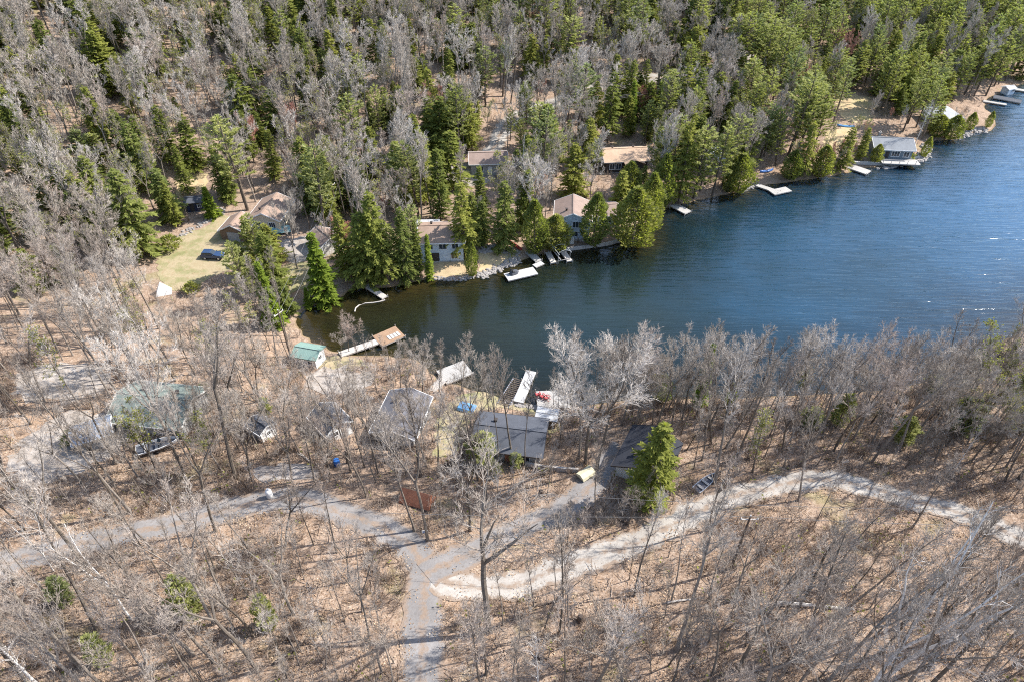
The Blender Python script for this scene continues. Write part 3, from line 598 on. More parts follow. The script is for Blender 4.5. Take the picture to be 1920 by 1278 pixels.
dock('edge_dock', 'pale dock at the very right edge under pines', (1890,168), (1930,174), 1.8, 'wood_pale', .45)
dock('bay_walkway', 'weathered walkway leading to the brown lattice platform', (638,668), (716,641), 1.5, 'wood_grey', .5)
dp = dock('brown_platform', 'brown boarded platform with pale boards on it in the near bay', (708,644), (751,625), 3.6, 'wood_brown', .55)
bm = MB(); [bm.box((-.2 + i * .62, -.5, .62 + .02), (.5, 1.2, .06)) for i in range(4)]; tag(bm.build('pale_board', M['wood_grey'], dp))
dock('long_white_dock', 'long bright white dock pointing out from the slate roofed cottage', (972,757), (996,699), 1.75, 'dock_white', .5, True)
gd = dock('grey_boat_deck', 'large square grey deck partly covered by bare branches', (828,712), (878,692), 3.8, 'wood_pale', .6)
dock('grey_deck_ramp', 'narrow grey ramp joining the square grey deck to the bank', (806,740), (832,716), 1.5, 'wood_grey', .8, True)
dk = dock('red_chair_deck', 'plank deck with red lawn chairs on the near shore', (1006,757), (1066,755), 4.0, 'wood_pale', 1.0, True, cat='deck', group=None)
# boat lift: metal frame between the two finger docks
a = Vector(flat(1048, 482)); lf = empty('boat_lift', (a.x, a.y, 0), rad(-68), 'galvanised boat lift frame standing between two finger docks', 'boat lift')
q = MB()
for y in (-1.35, 1.35):
    for x in (-2.4, 2.4): q.tube([(x, y, -1), (x, y, 2.6)], [.06, .06], 6)
q.build('leg', M['metal'], lf); q = MB()
for y in (-1.35, 1.35): q.beam((-3, y, 2.6), (3, y, 2.6), .1, .1)
q.build('top_rail', M['metal'], lf); q = MB()
for x in (-2.4, 0, 2.4): q.tube([(x, -1.35, 2.6), (x, -.7, 3.0), (x, 0, 3.15), (x, .7, 3.0), (x, 1.35, 2.6)], [.05] * 5, 5)
q.build('canopy_hoop', M['metal'], lf); q = MB()
for y in (-.6, .6): q.beam((-2.2, y, .75), (2.2, y, .75), .2, .12)
for x in (-2.2, 2.2): q.beam((x, -1.35, .6), (x, 1.35, .6), .1, .12)
q.build('cradle', M['wood_grey'], lf)
# marine rail cradle left of the long white dock
a = Vector(flat(958, 738)); mr = empty('marine_railway', (a.x, a.y, .35), rad(66), 'slatted boat rail cradle left of the long white dock', 'boat rail')
for y in (-1.0, 1.0): q = MB(); q.beam((-3.4, y, 0), (3.4, y, 0), .14, .16); q.build('rail', M['metal'], mr)
sl_me = None
for i in range(16):
    if sl_me is None: q = MB(); q.box((0, 0, .1), (.13, 2.3, .05)); sl_me = q.mesh('slat', M['wood_dark'])
    add_obj('slat', sl_me, mr, (-3.2 + i * .43, 0, 0))
# pedal boat on the raft
a = Vector(flat(964, 513, .56)); pbt = empty('pedal_boat', (a.x, a.y, .56), rad(30), 'grey two seat pedal boat resting on the white raft', 'pedal boat')
q = MB(); q.tube([(-1.0, 0, .18), (-.7, 0, .2), (.5, 0, .2), (1.05, 0, .28)], [.3, .62, .62, .15], 8); q.build('hull', M['roof_charcoal'], pbt)
for s in (-1, 1): q = MB(); q.box((-.3, s * .3, .66), (.45, .42, .1)); q.box((-.55, s * .3, .9), (.1, .42, .5)); q.build('seat', M['black'], pbt)
# bench and rail on the small white dock
a = Vector(flat(1270, 389)); bn = empty('dock_bench', (a.x, a.y, .46), rad(-20), 'dark slatted bench on the small white dock', 'bench')
q = MB(); q.box((0, 0, .45), (1.4, .45, .06)); q.build('seat', M['wood_dark'], bn); q = MB(); q.box((0, .22, .72), (1.4, .06, .4)); q.build('backrest', M['wood_dark'], bn)
for s in (-1, 1): q = MB(); q.box((s * .6, 0, .21), (.08, .42, .42)); q.build('leg', M['wood_dark'], bn)
# red lawn chairs
def chair(px, py, z, rz, label):
    a = Vector(flat(px, py, z)); r = empty('lawn_chair', (a.x, a.y, z), rz, label, 'chair', 'red lawn chairs on the shore deck')
    q = MB(); q.beam((0, -.32, .42), (0, .25, .30), .58, .05); q.build('seat', M['red'], r)
    for i in range(5): q = MB(); q.beam((-.24 + i * .12, .22, .28), (-.28 + i * .14, .5, 1.02 - abs(i - 2) * .06), .1, .03); q.build('back_slat', M['red'], r)
    for s in (-1, 1):
        q = MB(); q.box((s * .36, -.05, .60), (.14, .75, .035)); q.build('armrest', M['red'], r)
        q = MB(); q.beam((s * .33, -.34, 0), (s * .33, -.34, .58), .08, .05); q.build('leg', M['red'], r)
        q = MB(); q.beam((s * .31, .5, 0), (s * .31, -.3, .4), .05, .1); q.build('side_rail', M['red'], r)
for i, (x, y, l) in enumerate(((1009,742,'red lawn chair nearest the corner of the shore deck'), (1017.5,745,'middle red lawn chair of the row on the shore deck'), (1026,748,'red lawn chair closest to the trees on the shore deck'))):
    chair(x, y, 1.03, rad(200 + 20 * i), l)
# beach hose floating in the bay
hb = MB(); hb.tube([Vector((*flat(*p), .05)) for p in ((722,563),(712,566),(700,568),(685,569),(673,573),(667,578),(665,585))], [.13] * 7, 6)
tag(hb.build('floating_hose', M['wood_grey']), 'pale hose curving across the brown water from the plank dock', 'hose')
# timber breakwall on the far shore
def wall_line(name, label, px, h, t, mat, lift=0.0, logs=True, cat='retaining wall'):
    pts = [P(*p) for p in px]; r = empty(name, tuple(pts[0]), 0, label, cat); me_n = 'timber' if logs else 'stone'
    for i in range(len(pts) - 1):
        a, b = pts[i] - pts[0], pts[i + 1] - pts[0]; d = b - a; L = d.length
        if logs:
            k = max(1, int(L / 3)); rows = max(1, int(h / .25))
            for j in range(k):
                for w in range(rows):
                    q = MB(); q.beam(a + d * (j / k) + Vector((0, 0, lift + .12 + w * .25)), a + d * ((j + .985) / k) + Vector((0, 0, lift + .12 + w * .25)), t, .235); q.build(me_n, M[mat], r)
    return r
def stones(name, label, px, n, s0, s1, spread, cat='rocks'):
    pts = [P(*p) for p in px]; mb = MB()
    for i in range(n):
        k = R.random() * (len(pts) - 1); j = int(k); p = pts[j].lerp(pts[j + 1], k - j) + Vector((R.uniform(-spread, spread), R.uniform(-spread, spread), 0)); s = R.uniform(s0, s1)
        z = max(TH(p.x, p.y), -.15); rot = R.uniform(0, 6); vv = []
        for t_, ph in ((0, 1.), (.55, .62), (1, .25)):
            for q in range(6): t = rot + q * 1.047; rr = s * (1.0 if t_ < .8 else .55) * R.uniform(.75, 1.15); vv.append((p.x + rr * math.cos(t), p.y + rr * .8 * math.sin(t), z - s * .3 + s * t_ * .95))
        n0 = len(mb.v); mb.v += vv
        for l in (0, 6):
            for q in range(6): mb.f.append((n0 + l + q, n0 + l + (q + 1) % 6, n0 + l + 6 + (q + 1) % 6, n0 + l + 6 + q)); mb.m.append(0)
        mb.f.append(tuple(n0 + 12 + q for q in range(6))); mb.m.append(0)
    tag(mb.build(name, M['stone']), label, cat, None, 'stuff')
wall_line('timber_breakwall', 'low grey timber breakwall below the pale blue house', [(1060,471),(1097,466),(1135,461),(1167,453)], .75, .35, 'wood_grey')
wall_line('near_retaining_wall', 'weathered log retaining wall above the cottage drive', [(985,872),(1030,880),(1085,884)], .9, .3, 'wood_grey')
wall_line('cabin_seawall', 'pale seawall under the slate blue cabin terrace', [(1600,308),(1660,310),(1700,303),(1722,298)], .9, .5, 'concrete')
stones('shore_stones', 'pale riprap stones edging the small shore lawn', [(898,519),(917,511),(948,498),(975,488)], 150, .2, .55, .9)
stones('bank_stones', 'grey stones on the bank above the shore lawn', [(905,470),(930,466),(950,470),(970,482)], 110, .2, .6, 1.2)
stones('cabin_rocks', 'broad pale shore rocks in front of the slate blue cabin', [(1645,313),(1690,308),(1725,299),(1736,288),(1740,276)], 120, .3, .95, 1.2)
stones('point_rocks', 'pale rocks on the point beyond the hip roofed cottage', [(1798,259),(1826,246),(1850,246)], 70, .25, .8, 1.0)
stones('cove_stones', 'small stones along the sunlit beach yard', [(808,521),(830,523),(858,525),(888,519)], 80, .15, .4, .5)
stones('wall_stones', 'pale stone edging behind the slate roofed cottage', [(945,752),(975,760),(1005,764),(1030,772)], 160, .15, .45, .5)
stones('lawn_stones', 'stones along the upper edge of the big lawn', [(335,445),(370,425),(400,408),(420,395)], 90, .2, .5, .8)
stones('sandy_bank_rocks', 'rocks on the sandy bank by the long white dock', [(1388,360),(1405,352),(1424,347)], 60, .2, .6, .7)

# ------------------------------------------------------------------ vehicles, boats, small things
def suv(px, py, rz):
    b = P(px, py); r = empty('parked_car', tuple(b), rz, 'dark blue estate car parked on the dry lawn', 'car'); r.location.z += .05
    prof = [(-2.2, .45), (-2.25, .95), (-2.05, 1.05), (-1.85, 1.62), (-.2, 1.66), (.55, 1.12), (1.9, 1.0), (2.25, .8), (2.25, .45)]
    mb = MB(); w = .9
    def wd(z): return w if z < 1.1 else w - .17
    for i in range(len(prof)):
        a, b_ = prof[i], prof[(i + 1) % len(prof)]; mb.quad((a[0], -wd(a[1]), a[1]), (a[0], wd(a[1]), a[1]), (b_[0], wd(b_[1]), b_[1]), (b_[0], -wd(b_[1]), b_[1]))
    for s in (-1, 1):
        low = [(-2.2, .45), (-2.25, .95), (-2.05, 1.05), (.55, 1.12), (1.9, 1.0), (2.25, .8), (2.25, .45)]; pts = [(x, s * w, z) for x, z in low]; mb.poly(pts if s < 0 else pts[::-1])
        up = [(-2.05, 1.05), (-1.85, 1.62), (-.2, 1.66), (.55, 1.12)]; pts = [(x, s * wd(z), z) for x, z in up]; mb.poly(pts[::-1] if s < 0 else pts)
    mb.build('body', M['carpaint'], r)
    q = MB(); q.poly([(.50, -.68, 1.19), (.50, .68, 1.19), (-.14, .66, 1.635), (-.14, -.66, 1.635)]); q.build('windscreen', M['glass'], r).location = (.035, 0, .03)
    q = MB(); q.poly([(-2.0, .66, 1.16), (-2.0, -.66, 1.16), (-1.875, -.64, 1.56), (-1.875, .64, 1.56)]); q.build('rear_window', M['glass'], r).location = (-.035, 0, .0)
    for s in (-1, 1):
        q = MB(); q.poly([(-1.75, s * .80, 1.18), (.28, s * .80, 1.2), (-.25, s * .745, 1.58), (-1.68, s * .745, 1.56)]); q.build('side_window', M['glass'], r).location = (0, s * .04, 0)
        for x in (-1.4, 1.4):
            q = MB(); q.tube([(0, -.11, 0), (0, .11, 0)], [.36, .36], 16); tw = q.build('wheel', M['black'], r, (x, s * .84, .36)); q = MB(); q.tube([(0, s * .112, 0), (0, s * .125, 0)], [.22, .2], 12); q.build('rim', M['metal'], tw)
        q = MB(); q.box((2.2, s * .62, .78), (.14, .36, .16)); q.build('headlight', M['white'], r)
        q = MB(); q.box((-2.21, s * .7, .9), (.1, .2, .26)); q.build('tail_light', M['red'], r)
        q = MB(); q.box((.45, s * .98, 1.12), (.12, .18, .14)); q.build('mirror', M['carpaint'], r)
    FOOT.append((b.x, b.y, 3))
suv(401, 484, rad(-3))
def small_boat(px, py, rz, L, Wd, label, hull, name='boat', seats=2, z=0, inside='roof_grey', trailer=False, cat='boat'):
    b = P(px, py); r = empty(name, (b.x, b.y, b.z + z), rz, label, cat); mb = MB(); n = 8; sec = []
    for i in range(n + 1):
        t = i / n; w = Wd / 2 * (1 - max(0, t - .45) ** 2 * 3.0) * (.92 if i == 0 else 1); w = max(w, .03); h = .55 + .18 * t * t; x = -L / 2 + L * t
        sec.append([(x, -w, h), (x, -w * .8, .12 + .1 * t), (x, 0, .02 + .2 * t ** 3), (x, w * .8, .12 + .1 * t), (x, w, h)])
    for i in range(n):
        for k in range(4): mb.quad(sec[i][k], sec[i + 1][k], sec[i + 1][k + 1], sec[i][k + 1])
    mb.poly(sec[0]); mb.build('hull', M[hull], r)
    q = MB()
    for i in range(n):
        a, c = sec[i], sec[i + 1]; q.quad((a[0][0], a[0][1] * .93, .36), (c[0][0], c[0][1] * .93, .36), (c[4][0], c[4][1] * .93, .36), (a[4][0], a[4][1] * .93, .36))
    q.build('floor', M[inside], r); q = MB()
    for s in (0, 4):
        for i in range(n): q.beam(sec[i][s], sec[i + 1][s], .08, .06)
    q.build('gunwale', M[hull], r)
    for k in range(seats): q = MB(); x = -L * .28 + k * L * .26; q.box((x, 0, .5), (.35, Wd * .8, .08)); q.build('seat', M['wood_grey'], r)
    if trailer:
        q = MB(); [q.beam((-L / 2, s * .4, -.12), (L / 2, s * .15, -.12), .08, .1) for s in (-1, 1)]; q.beam((L / 2, 0, -.12), (L / 2 + 1.2, 0, -.12), .08, .1); q.build('trailer_frame', M['metal'], r)
        for s in (-1, 1): q = MB(); q.tube([(0, -.1, 0), (0, .1, 0)], [.3, .3], 12); q.build('wheel', M['black'], r, (-.4, s * .85, -.28))
        q = MB(); q.poly([(.5, -Wd * .36, .75), (.5, Wd * .36, .75), (.15, Wd * .33, 1.15), (.15, -Wd * .33, 1.15)]); q.build('windscreen', M['glass'], r)
    FOOT.append((b.x, b.y, L * .4)); return r
small_boat(300, 842, rad(24), 5.6, 2.0, 'white motor boat on a trailer under the bare trees', 'white', 'motor_boat', 2, .6, 'roof_charcoal', True)
small_boat(1322, 908, rad(40), 4.3, 1.3, 'pale aluminium rowing boat lying among leaves right of the hemlock', 'metal', 'rowing_boat', 3, .1)
def canoe(px, py, rz, L, label, m, tilt=0.):
    b = P(px, py); mb = MB(); n = 10; prof = []
    for i in range(n + 1):
        t = i / n * 2 - 1; w = .42 * (1 - abs(t) ** 2.2) + .015; prof.append(((t * L / 2), w, .38 + .22 * abs(t) ** 3))
    # overturned hull
    for i in range(n):
        for k in range(6):
            a0, a1 = math.pi * k / 6, math.pi * (k + 1) / 6; p, q = prof[i], prof[i + 1]
            mb.quad((p[0], p[1] * math.cos(a0), p[2] * math.sin(a0) * .95 + .1), (p[0], p[1] * math.cos(a1), p[2] * math.sin(a1) * .95 + .1), (q[0], q[1] * math.cos(a1), q[2] * math.sin(a1) * .95 + .1), (q[0], q[1] * math.cos(a0), q[2] * math.sin(a0) * .95 + .1))
    r = empty('canoe', tuple(b), rz, label, 'canoe'); mb.build('hull', M[m], r, smooth=True)
    q = MB(); q.beam((-L / 2, 0, .5), (L / 2, 0, .5), .05, .04); q.build('keel', M['wood_dark'], r); FOOT.append((b.x, b.y, 2))
canoe(967, 462, rad(-52), 4.4, 'bright red overturned canoe on the stony bank', 'red')
canoe(1585, 238, rad(-15), 4.6, 'light blue overturned canoe in the sandy clearing', 'tarp')
canoe(1437, 322, rad(20), 4.0, 'blue overturned canoe on the sandy bank above the long dock', 'blue')
def covered_boat(px, py, rz, L, Wd, h, m, label, cat):
    b = P(px, py); r = empty('covered_trailer', tuple(b), rz, label, cat); mb = MB(); l, w = L / 2, Wd / 2
    mb.poly([(-l, -w, .5), (l, -w, .5), (l, -w * .8, .9), (-l, -w * .8, .9)]); mb.poly([(l, w, .5), (-l, w, .5), (-l, w * .8, .9), (l, w * .8, .9)])
    mb.poly([(-l, -w * .8, .9), (l, -w * .8, .9), (l * .95, 0, h), (-l * .95, 0, h)]); mb.poly([(l, w * .8, .9), (-l, w * .8, .9), (-l * .95, 0, h), (l * .95, 0, h)])
    for s in (-1, 1): mb.poly([(s * l, -w, .5), (s * l, w, .5), (s * l, w * .8, .9), (s * l * .95, 0, h), (s * l, -w * .8, .9)])
    mb.build('cover', M[m], r); q = MB(); q.box((0, 0, .42), (L * .9, Wd * .7, .12)); q.build('frame', M['metal'], r)
    for s in (-1, 1): q = MB(); q.tube([(0, -.1, 0), (0, .1, 0)], [.3, .3], 12); q.build('wheel', M['black'], r, (0, s * w * .9, .3))
    FOOT.append((b.x, b.y, L / 2))
covered_boat(526, 437, rad(12), 4.6, 2.0, 1.7, 'teal', 'teal covered trailer beside the cream gable house', 'trailer')
covered_boat(876, 768, rad(-20), 2.6, 1.9, 1.3, 'tarp', 'blue tarpaulin covered trailer left of the slate roofed cottage', 'trailer')
covered_boat(1098, 892, rad(38), 2.4, 1.7, 1.1, 'yellow', 'pale yellow covered cart at the end of the cottage drive', 'cart')
covered_boat(783, 940, rad(-18), 4.4, 2.4, 2.3, 'rust', 'rust brown roofed trailer between tall trunks beside the driveway', 'trailer')
# white tent at the lawn edge
b = P(307, 549); tt = empty('white_tent', tuple(b), rad(20), 'white pointed tent at the lower edge of the lawn', 'tent'); q = MB(); c = [(1.4, 1.1, 0), (-1.4, 1.1, 0), (-1.4, -1.1, 0), (1.4, -1.1, 0)]
for i in range(4): q.poly([c[i], c[(i + 1) % 4], (0, 0, 2.5)])
q.build('canvas', M['white'], tt); q = MB(); q.tube([(0, 0, 2.4), (0, 0, 2.8)], [.04, .03], 6); q.build('pole_tip', M['metal'], tt); FOOT.append((b.x, b.y, 2))
def barrel(px, py, m, label, h=.95, r_=.32):
    b = P(px, py); o = empty('barrel', tuple(b), 0, label, 'barrel'); q = MB(); q.lathe([(r_ * .9, 0), (r_, .1), (r_ * 1.05, h * .5), (r_, h - .1), (r_ * .9, h)], sides=14); q.build('drum', M[m], o)
    q = MB(); q.lathe([(r_ * .92, h), (r_ * .92, h + .05), (r_ * .3, h + .07)], sides=14); q.build('lid', M[m], o)
    for z in (.3, .65): q = MB(); q.lathe([(r_ * 1.06, z * h - .02), (r_ * 1.1, z * h), (r_ * 1.06, z * h + .02)], sides=14); q.build('hoop', M[m], o)
barrel(633, 872, 'blue', 'bright blue plastic barrel among the trunks above the driveway', 1.2, .42)
barrel(1072, 444, 'blue', 'blue round tank beside the pale blue house', 1.4, .9)
b = P(507, 932); o = empty('propane_tank', tuple(b), 0, 'white upright propane tank beside the driveway at left', 'tank'); q = MB(); q.lathe([(.3, .05), (.42, .2), (.42, 1.3), (.3, 1.55), (.1, 1.62)], sides=14); q.build('cylinder', M['white'], o, smooth=True)
q = MB(); q.lathe([(.35, 0), (.35, .1)], sides=14); q.build('base_ring', M['metal'], o); q = MB(); q.lathe([(.14, 1.6), (.14, 1.8)], sides=10); q.build('valve_guard', M['metal'], o)
b = P(1071, 456); o = empty('white_cupboard', tuple(b), rad(5), 'white cupboard standing in front of the blue tank', 'cupboard'); q = MB(); q.box((0, 0, .65), (1.1, .7, 1.3)); q.build('case', M['white'], o)
for s in (-1, 1): q = MB(); q.box((s * .27, -.365, .65), (.5, .03, 1.2)); q.build('door', M['offwhite'], o)
# yellow snow stake
b = P(514, 1098); o = empty('yellow_marker', tuple(b), 0, 'thin yellow marker stake in the leaf litter', 'marker'); q = MB(); q.tube([(0, 0, -.2), (.05, 0, 2.6)], [.07, .06], 6); q.build('stake', M['yellow'], o)
# address board on a trunk by the junction
b = P(799, 1010); o = empty('address_sign', tuple(b), rad(6), 'small white sign on a post at the driveway junction', 'sign'); q = MB(); q.tube([(0, 0, -.2), (0, 0, 2.0)], [.05, .05], 6); q.build('post', M['wood_grey'], o)
q = MB(); q.box((0, -.08, 1.75), (.75, .04, .5)); q.build('board', M['white'], o); q = MB(); q.box((-.08, -.104, 1.75), (.34, .008, .22)); q.build('panel', M['blue'], o)
# fallen logs
def log(p0, p1, r0, label, m='wood_grey'):
    a, b = P(*p0), P(*p1); q = MB(); pts = []
    for i in range(7):
        t = i / 6; v = a.lerp(b, t); v.z = TH(v.x, v.y) + r0 * .8 + .1 * math.sin(t * 5); pts.append(v)
    q.tube(pts, [r0 * (1 - .45 * i / 6) for i in range(7)], 8)
    for t in (.3, .6, .75):
        v = a.lerp(b, t); v.z = TH(v.x, v.y) + r0; q.tube([v, v + Vector((R.uniform(-.6, .6), R.uniform(-.5, .5), .7))], [r0 * .3, .02], 4)
    tag(q.build('fallen_log', M[m]), label, 'log', 'fallen logs on the leaf litter')
log((1455,1132), (1600,1142), .28, 'long pale fallen log in the leaf litter right of centre')
log((560,850), (585,868), .2, 'short grey fallen log near the parking pad')
log((1050,1125), (990,1140), .17, 'dark fallen log below the pale gravel road', 'wood_dark')
log((515,1245), (585,1195), .22, 'slanting dark fallen log in the lower left leaves', 'wood_dark')
log((1250,1130), (1320,1120), .14, 'thin fallen log right of the lower middle trunks')

# ------------------------------------------------------------------ utility poles and wires
def pole(name, px, py, h, label, arm=True, rz=0.):
    b = P(px, py); r = empty(name, tuple(b), rz, label, 'utility pole', 'utility poles'); q = MB(); q.tube([(0, 0, -.5), (0, 0, h * .5), (0, 0, h)], [.17, .15, .11], 8); q.build('shaft', M['wood_dark'], r)
    if arm:
        q = MB(); q.box((0, 0, h - .6), (2.0, .1, .12)); q.build('crossarm', M['wood_grey'], r)
        for x in (-.9, 0, .9): q = MB(); q.lathe([(.05, 0), (.08, .1), (.05, .22)], (x, 0, h - .54 if x else h), 8); q.build('insulator', M['white'], r)
    return Vector((b.x, b.y, b.z + h))
tp_a = pole('utility_pole', 1370, 1065, 10.5, 'grey utility pole leaning over leaves below the gravel road bend')
tp_b = pole('utility_pole', 634, 412, 9.0, 'tall utility pole beside the mauve roofed garage', rz=rad(60))
tp_c = pole('utility_pole', 1338, 205, 10.0, 'utility pole in the upper forest right of the tan roofed house', rz=rad(60))
tp_d = pole('utility_pole', 1083, 258, 10.0, 'utility pole in the forest left of the tan roofed house', rz=rad(60))
tp_e = pole('utility_pole', 545, 668, 10.0, 'utility pole in bare trees left of the mint roofed shed', rz=rad(60))
def wire(a, b, sag, r, label, grp):
    q = MB(); n = 24; q.tube([a.lerp(b, i / n) - Vector((0, 0, sag * 4 * (i / n) * (1 - i / n))) for i in range(n + 1)], [r] * (n + 1), 4)
    tag(q.build('power_line', M['wire']), label, 'power line', grp)
g1 = 'wires across the near bay'
for k, l in ((-.9, 'leftmost of three power lines crossing the brown bay'), (0, 'middle of three power lines crossing the brown bay'), (.9, 'rightmost of three power lines crossing the brown bay')):
    o = Vector((k * math.cos(rad(60)) * 1.2 + k * .9, -k * .2, -.4)); wire(tp_b + o, tp_e + o, 1.6, .022, l, g1)
g2 = 'wires in the upper forest'
for k, l in ((-.9, 'upper power line of three through the forest'), (0, 'middle power line of three through the forest'), (.9, 'lower power line of three through the forest')):
    o = Vector((k * .5, -k * .8, -.4)); wire(tp_d + o, tp_c + o, .8, .03, l, g2)
g3 = 'wires above the gravel road'
wl_ = P(640, 958, 9.0); wl_.z += 9.0; wr_ = P(1990, 985, 8.5); wr_.z += 8.5
wire(wl_, tp_a, .5, .022, 'dark power line across the driveway left of the leaning pole', g3)
wire(tp_a, wr_, .5, .028, 'power line running right from the leaning pole', g3)
w1 = P(1020, 925, 8.0); w1.z += 8.0; w2 = P(1990, 955, 8.0); w2.z += 8.0
wire(w1, w2, .9, .028, 'pale power line above the gravel road bend', g3)

def stump(px, py, h, label):
    b = P(px, py); o = empty('tree_stump', tuple(b), R.uniform(0, 6), label, 'stump', 'old stumps in the leaf litter'); q = MB(); q.lathe([(.42, -.1), (.34, .2), (.3, h), (.24, h + .12)], sides=9); q.build('stump', M['wood_dark'], o)
    for i in range(5): a = i * 1.26 + R.uniform(-.3, .3); q = MB(); q.tube([(.2 * math.cos(a), .2 * math.sin(a), .3), (.6 * math.cos(a), .6 * math.sin(a), .1), (1.1 * math.cos(a), 1.1 * math.sin(a), -.1)], [.14, .1, .04], 5); q.build('root', M['wood_dark'], o)
for a in ((1014, 1235, .8, 'dark rotten stump at the bottom right of the lower driveway'), (1087, 1165, 1.3, 'tall dark stump beside the curved slim tree'), (1292, 1205, .7, 'dark stump among brush below the thin fallen log'), (548, 1200, .8, 'dark stump in the lower left leaves'), (1015, 927, .9, 'short dark stump beside the cottage drive'), (1175, 980, .7, 'dark stump just above the gravel road')): stump(*a)
# ------------------------------------------------------------------ tree meshes
def path(p, d, L, n, wob, up, rg):
    pts = [p.copy()]; d = d.copy(); q = p.copy()
    for i in range(n):
        d = (d + Vector((rg.uniform(-wob, wob), rg.uniform(-wob, wob), rg.uniform(-wob, wob) * .6 + up))).normalized(); q = q + d * (L / n); pts.append(q.copy())
    return pts
def side_dir(d, ang, az):
    ref = Vector((0, 0, 1)) if abs(d.z) < .9 else Vector((1, 0, 0)); a = d.cross(ref).normalized(); b = d.cross(a)
    return (d * math.cos(ang) + (a * math.cos(az) + b * math.sin(az)) * math.sin(ang)).normalized()
def spike(mb, p, e, r, m=0):
    n = len(mb.v); d = (e - p); a = Vector((d.y, -d.x, .01)).normalized() * r; b = d.cross(a).normalized() * r
    mb.v += [tuple(p + a), tuple(p - a * .5 + b * .87), tuple(p - a * .5 - b * .87), tuple(e)]
    mb.f += [(n, n + 1, n + 3), (n + 1, n + 2, n + 3), (n + 2, n, n + 3)]; mb.m += [m] * 3
def leafq(mb, p, d, L, w, rg, m=0, flat_=.5):
    s = d.cross(Vector((rg.uniform(-1, 1) * (1 - flat_), rg.uniform(-1, 1) * (1 - flat_), 1))).normalized() * w
    n = len(mb.v); q = p + d * L * .45
    mb.v += [tuple(p), tuple(q + s), tuple(p + d * L), tuple(q - s)]; mb.f.append((n, n + 1, n + 2, n + 3)); mb.m.append(m)
def make_bare(seed, h, bole, cr, leaders=1, n1=10, n2=7, n3=5, n4=4, r0=None, tw=.022, lean=.05, buds=0, up=.10, ang=(35, 62), taper=.9, sm=0):
    """a leafless broadleaf tree: (trunk mesh data, crown mesh data)"""
    rg = random.Random(seed); T = MB(); C = MB(); r0 = r0 or h * .0105
    hb = h * bole if leaders > 1 else h * .93
    tp = path(Vector((0, 0, -.4)), Vector((rg.uniform(-lean, lean), rg.uniform(-lean, lean), 1)), hb + .4, 9, .05, .05, rg)
    k = len(tp) - 1; rt = r0 * (.72 if leaders > 1 else .16)
    T.tube(tp, [r0 * 1.45] + [r0 + (rt - r0) * (i / k) ** taper for i in range(1, k + 1)], 7)
    axes = []
    if leaders > 1:
        a0 = rg.uniform(0, 6.3)
        for j in range(leaders):
            d = side_dir((tp[-1] - tp[-2]).normalized(), rad(rg.uniform(13, 30)), a0 + j * 6.283 / leaders + rg.uniform(-.4, .4))
            L = (h - hb) * rg.uniform(.82, 1.05); ap = path(tp[-1] - Vector((0, 0, .15)), d, L, 6, .10, .10, rg)
            T.tube(ap, [r0 * .55 * (1 - i / 6) ** .9 + .02 for i in range(7)], 5); axes.append((ap, 0.12, L, r0 * .5, n1 * 1.35 / leaders))
    else: axes.append((tp, bole, h, r0, n1))
    az = rg.uniform(0, 6.3)
    for ap, t0, La, ra, cnt in axes:
        cnt = max(3, int(round(cnt))); kk = len(ap) - 1
        for j in range(cnt):
            t = t0 + (.98 - t0) * ((j + rg.random() * .7) / cnt); f = t * kk; i = min(int(f), kk - 1); p = ap[i].lerp(ap[i + 1], f - i); d = (ap[i + 1] - ap[i]).normalized()
            az += 2.4 + rg.uniform(-.5, .5); u = (t - t0) / (1 - t0); sh = (.55 + .75 * u) if u < .35 else (1.0 - .62 * (u - .35) / .65)
            L1 = cr * (sh + rg.uniform(-.15, .15)) * (1 if leaders == 1 else .85); rr = max(.022, ra * .42 * (1 - .6 * u))
            b1 = path(p, side_dir(d, rad(rg.uniform(*ang)) * (1 - .35 * u), az), L1, 5, .14, up, rg); C.tube(b1, [rr * (1 - .8 * q / 5) for q in range(6)], 4)
            m2 = max(2, int(n2 * (.6 + .5 * L1 / cr)))
            for j2 in range(m2):
                t2 = .18 + .8 * (j2 + rg.random() * .6) / m2; f2 = min(t2, .999) * 5; i2 = int(f2); p2 = b1[i2].lerp(b1[i2 + 1], f2 - i2); d2 = (b1[i2 + 1] - b1[i2]).normalized()
                L2 = L1 * rg.uniform(.38, .62) * (1.05 - .45 * t2); b2 = path(p2, side_dir(d2, rad(rg.uniform(28, 55)), rg.uniform(0, 6.3)), L2, 3, .16, up * 1.2, rg)
                r2 = max(.020, rr * .42); C.tube(b2, [r2, r2 * .7, r2 * .5, r2 * .25], 3)
                for j3 in range(n3):
                    t3 = .2 + .78 * (j3 + rg.random()) / n3; f3 = min(t3, .999) * 3; i3 = int(f3); p3 = b2[i3].lerp(b2[i3 + 1], f3 - i3); d3 = side_dir((b2[i3 + 1] - b2[i3]).normalized(), rad(rg.uniform(22, 55)), rg.uniform(0, 6.3))
                    L3 = max(.5, L2 * rg.uniform(.4, .75)); e3 = p3 + (d3 + Vector((0, 0, up * 1.5))).normalized() * L3; spike(C, p3, e3, tw * 1.15, sm)
                    for j4 in range(n4):
                        p4 = p3.lerp(e3, rg.uniform(.15, .9)); d4 = side_dir((e3 - p3).normalized(), rad(rg.uniform(20, 50)), rg.uniform(0, 6.3)); e4 = p4 + (d4 + Vector((0, 0, up * 2))).normalized() * rg.uniform(.35, .8) * min(1.3, max(.5, L3)); spike(C, p4, e4, tw, sm)
                        if buds and rg.random() < buds: leafq(C, e4, Vector((rg.uniform(-1, 1), rg.uniform(-1, 1), rg.uniform(-.3, .8))).normalized(), rg.uniform(.18, .34), rg.uniform(.07, .13), rg, 1, .2)
    return T, C
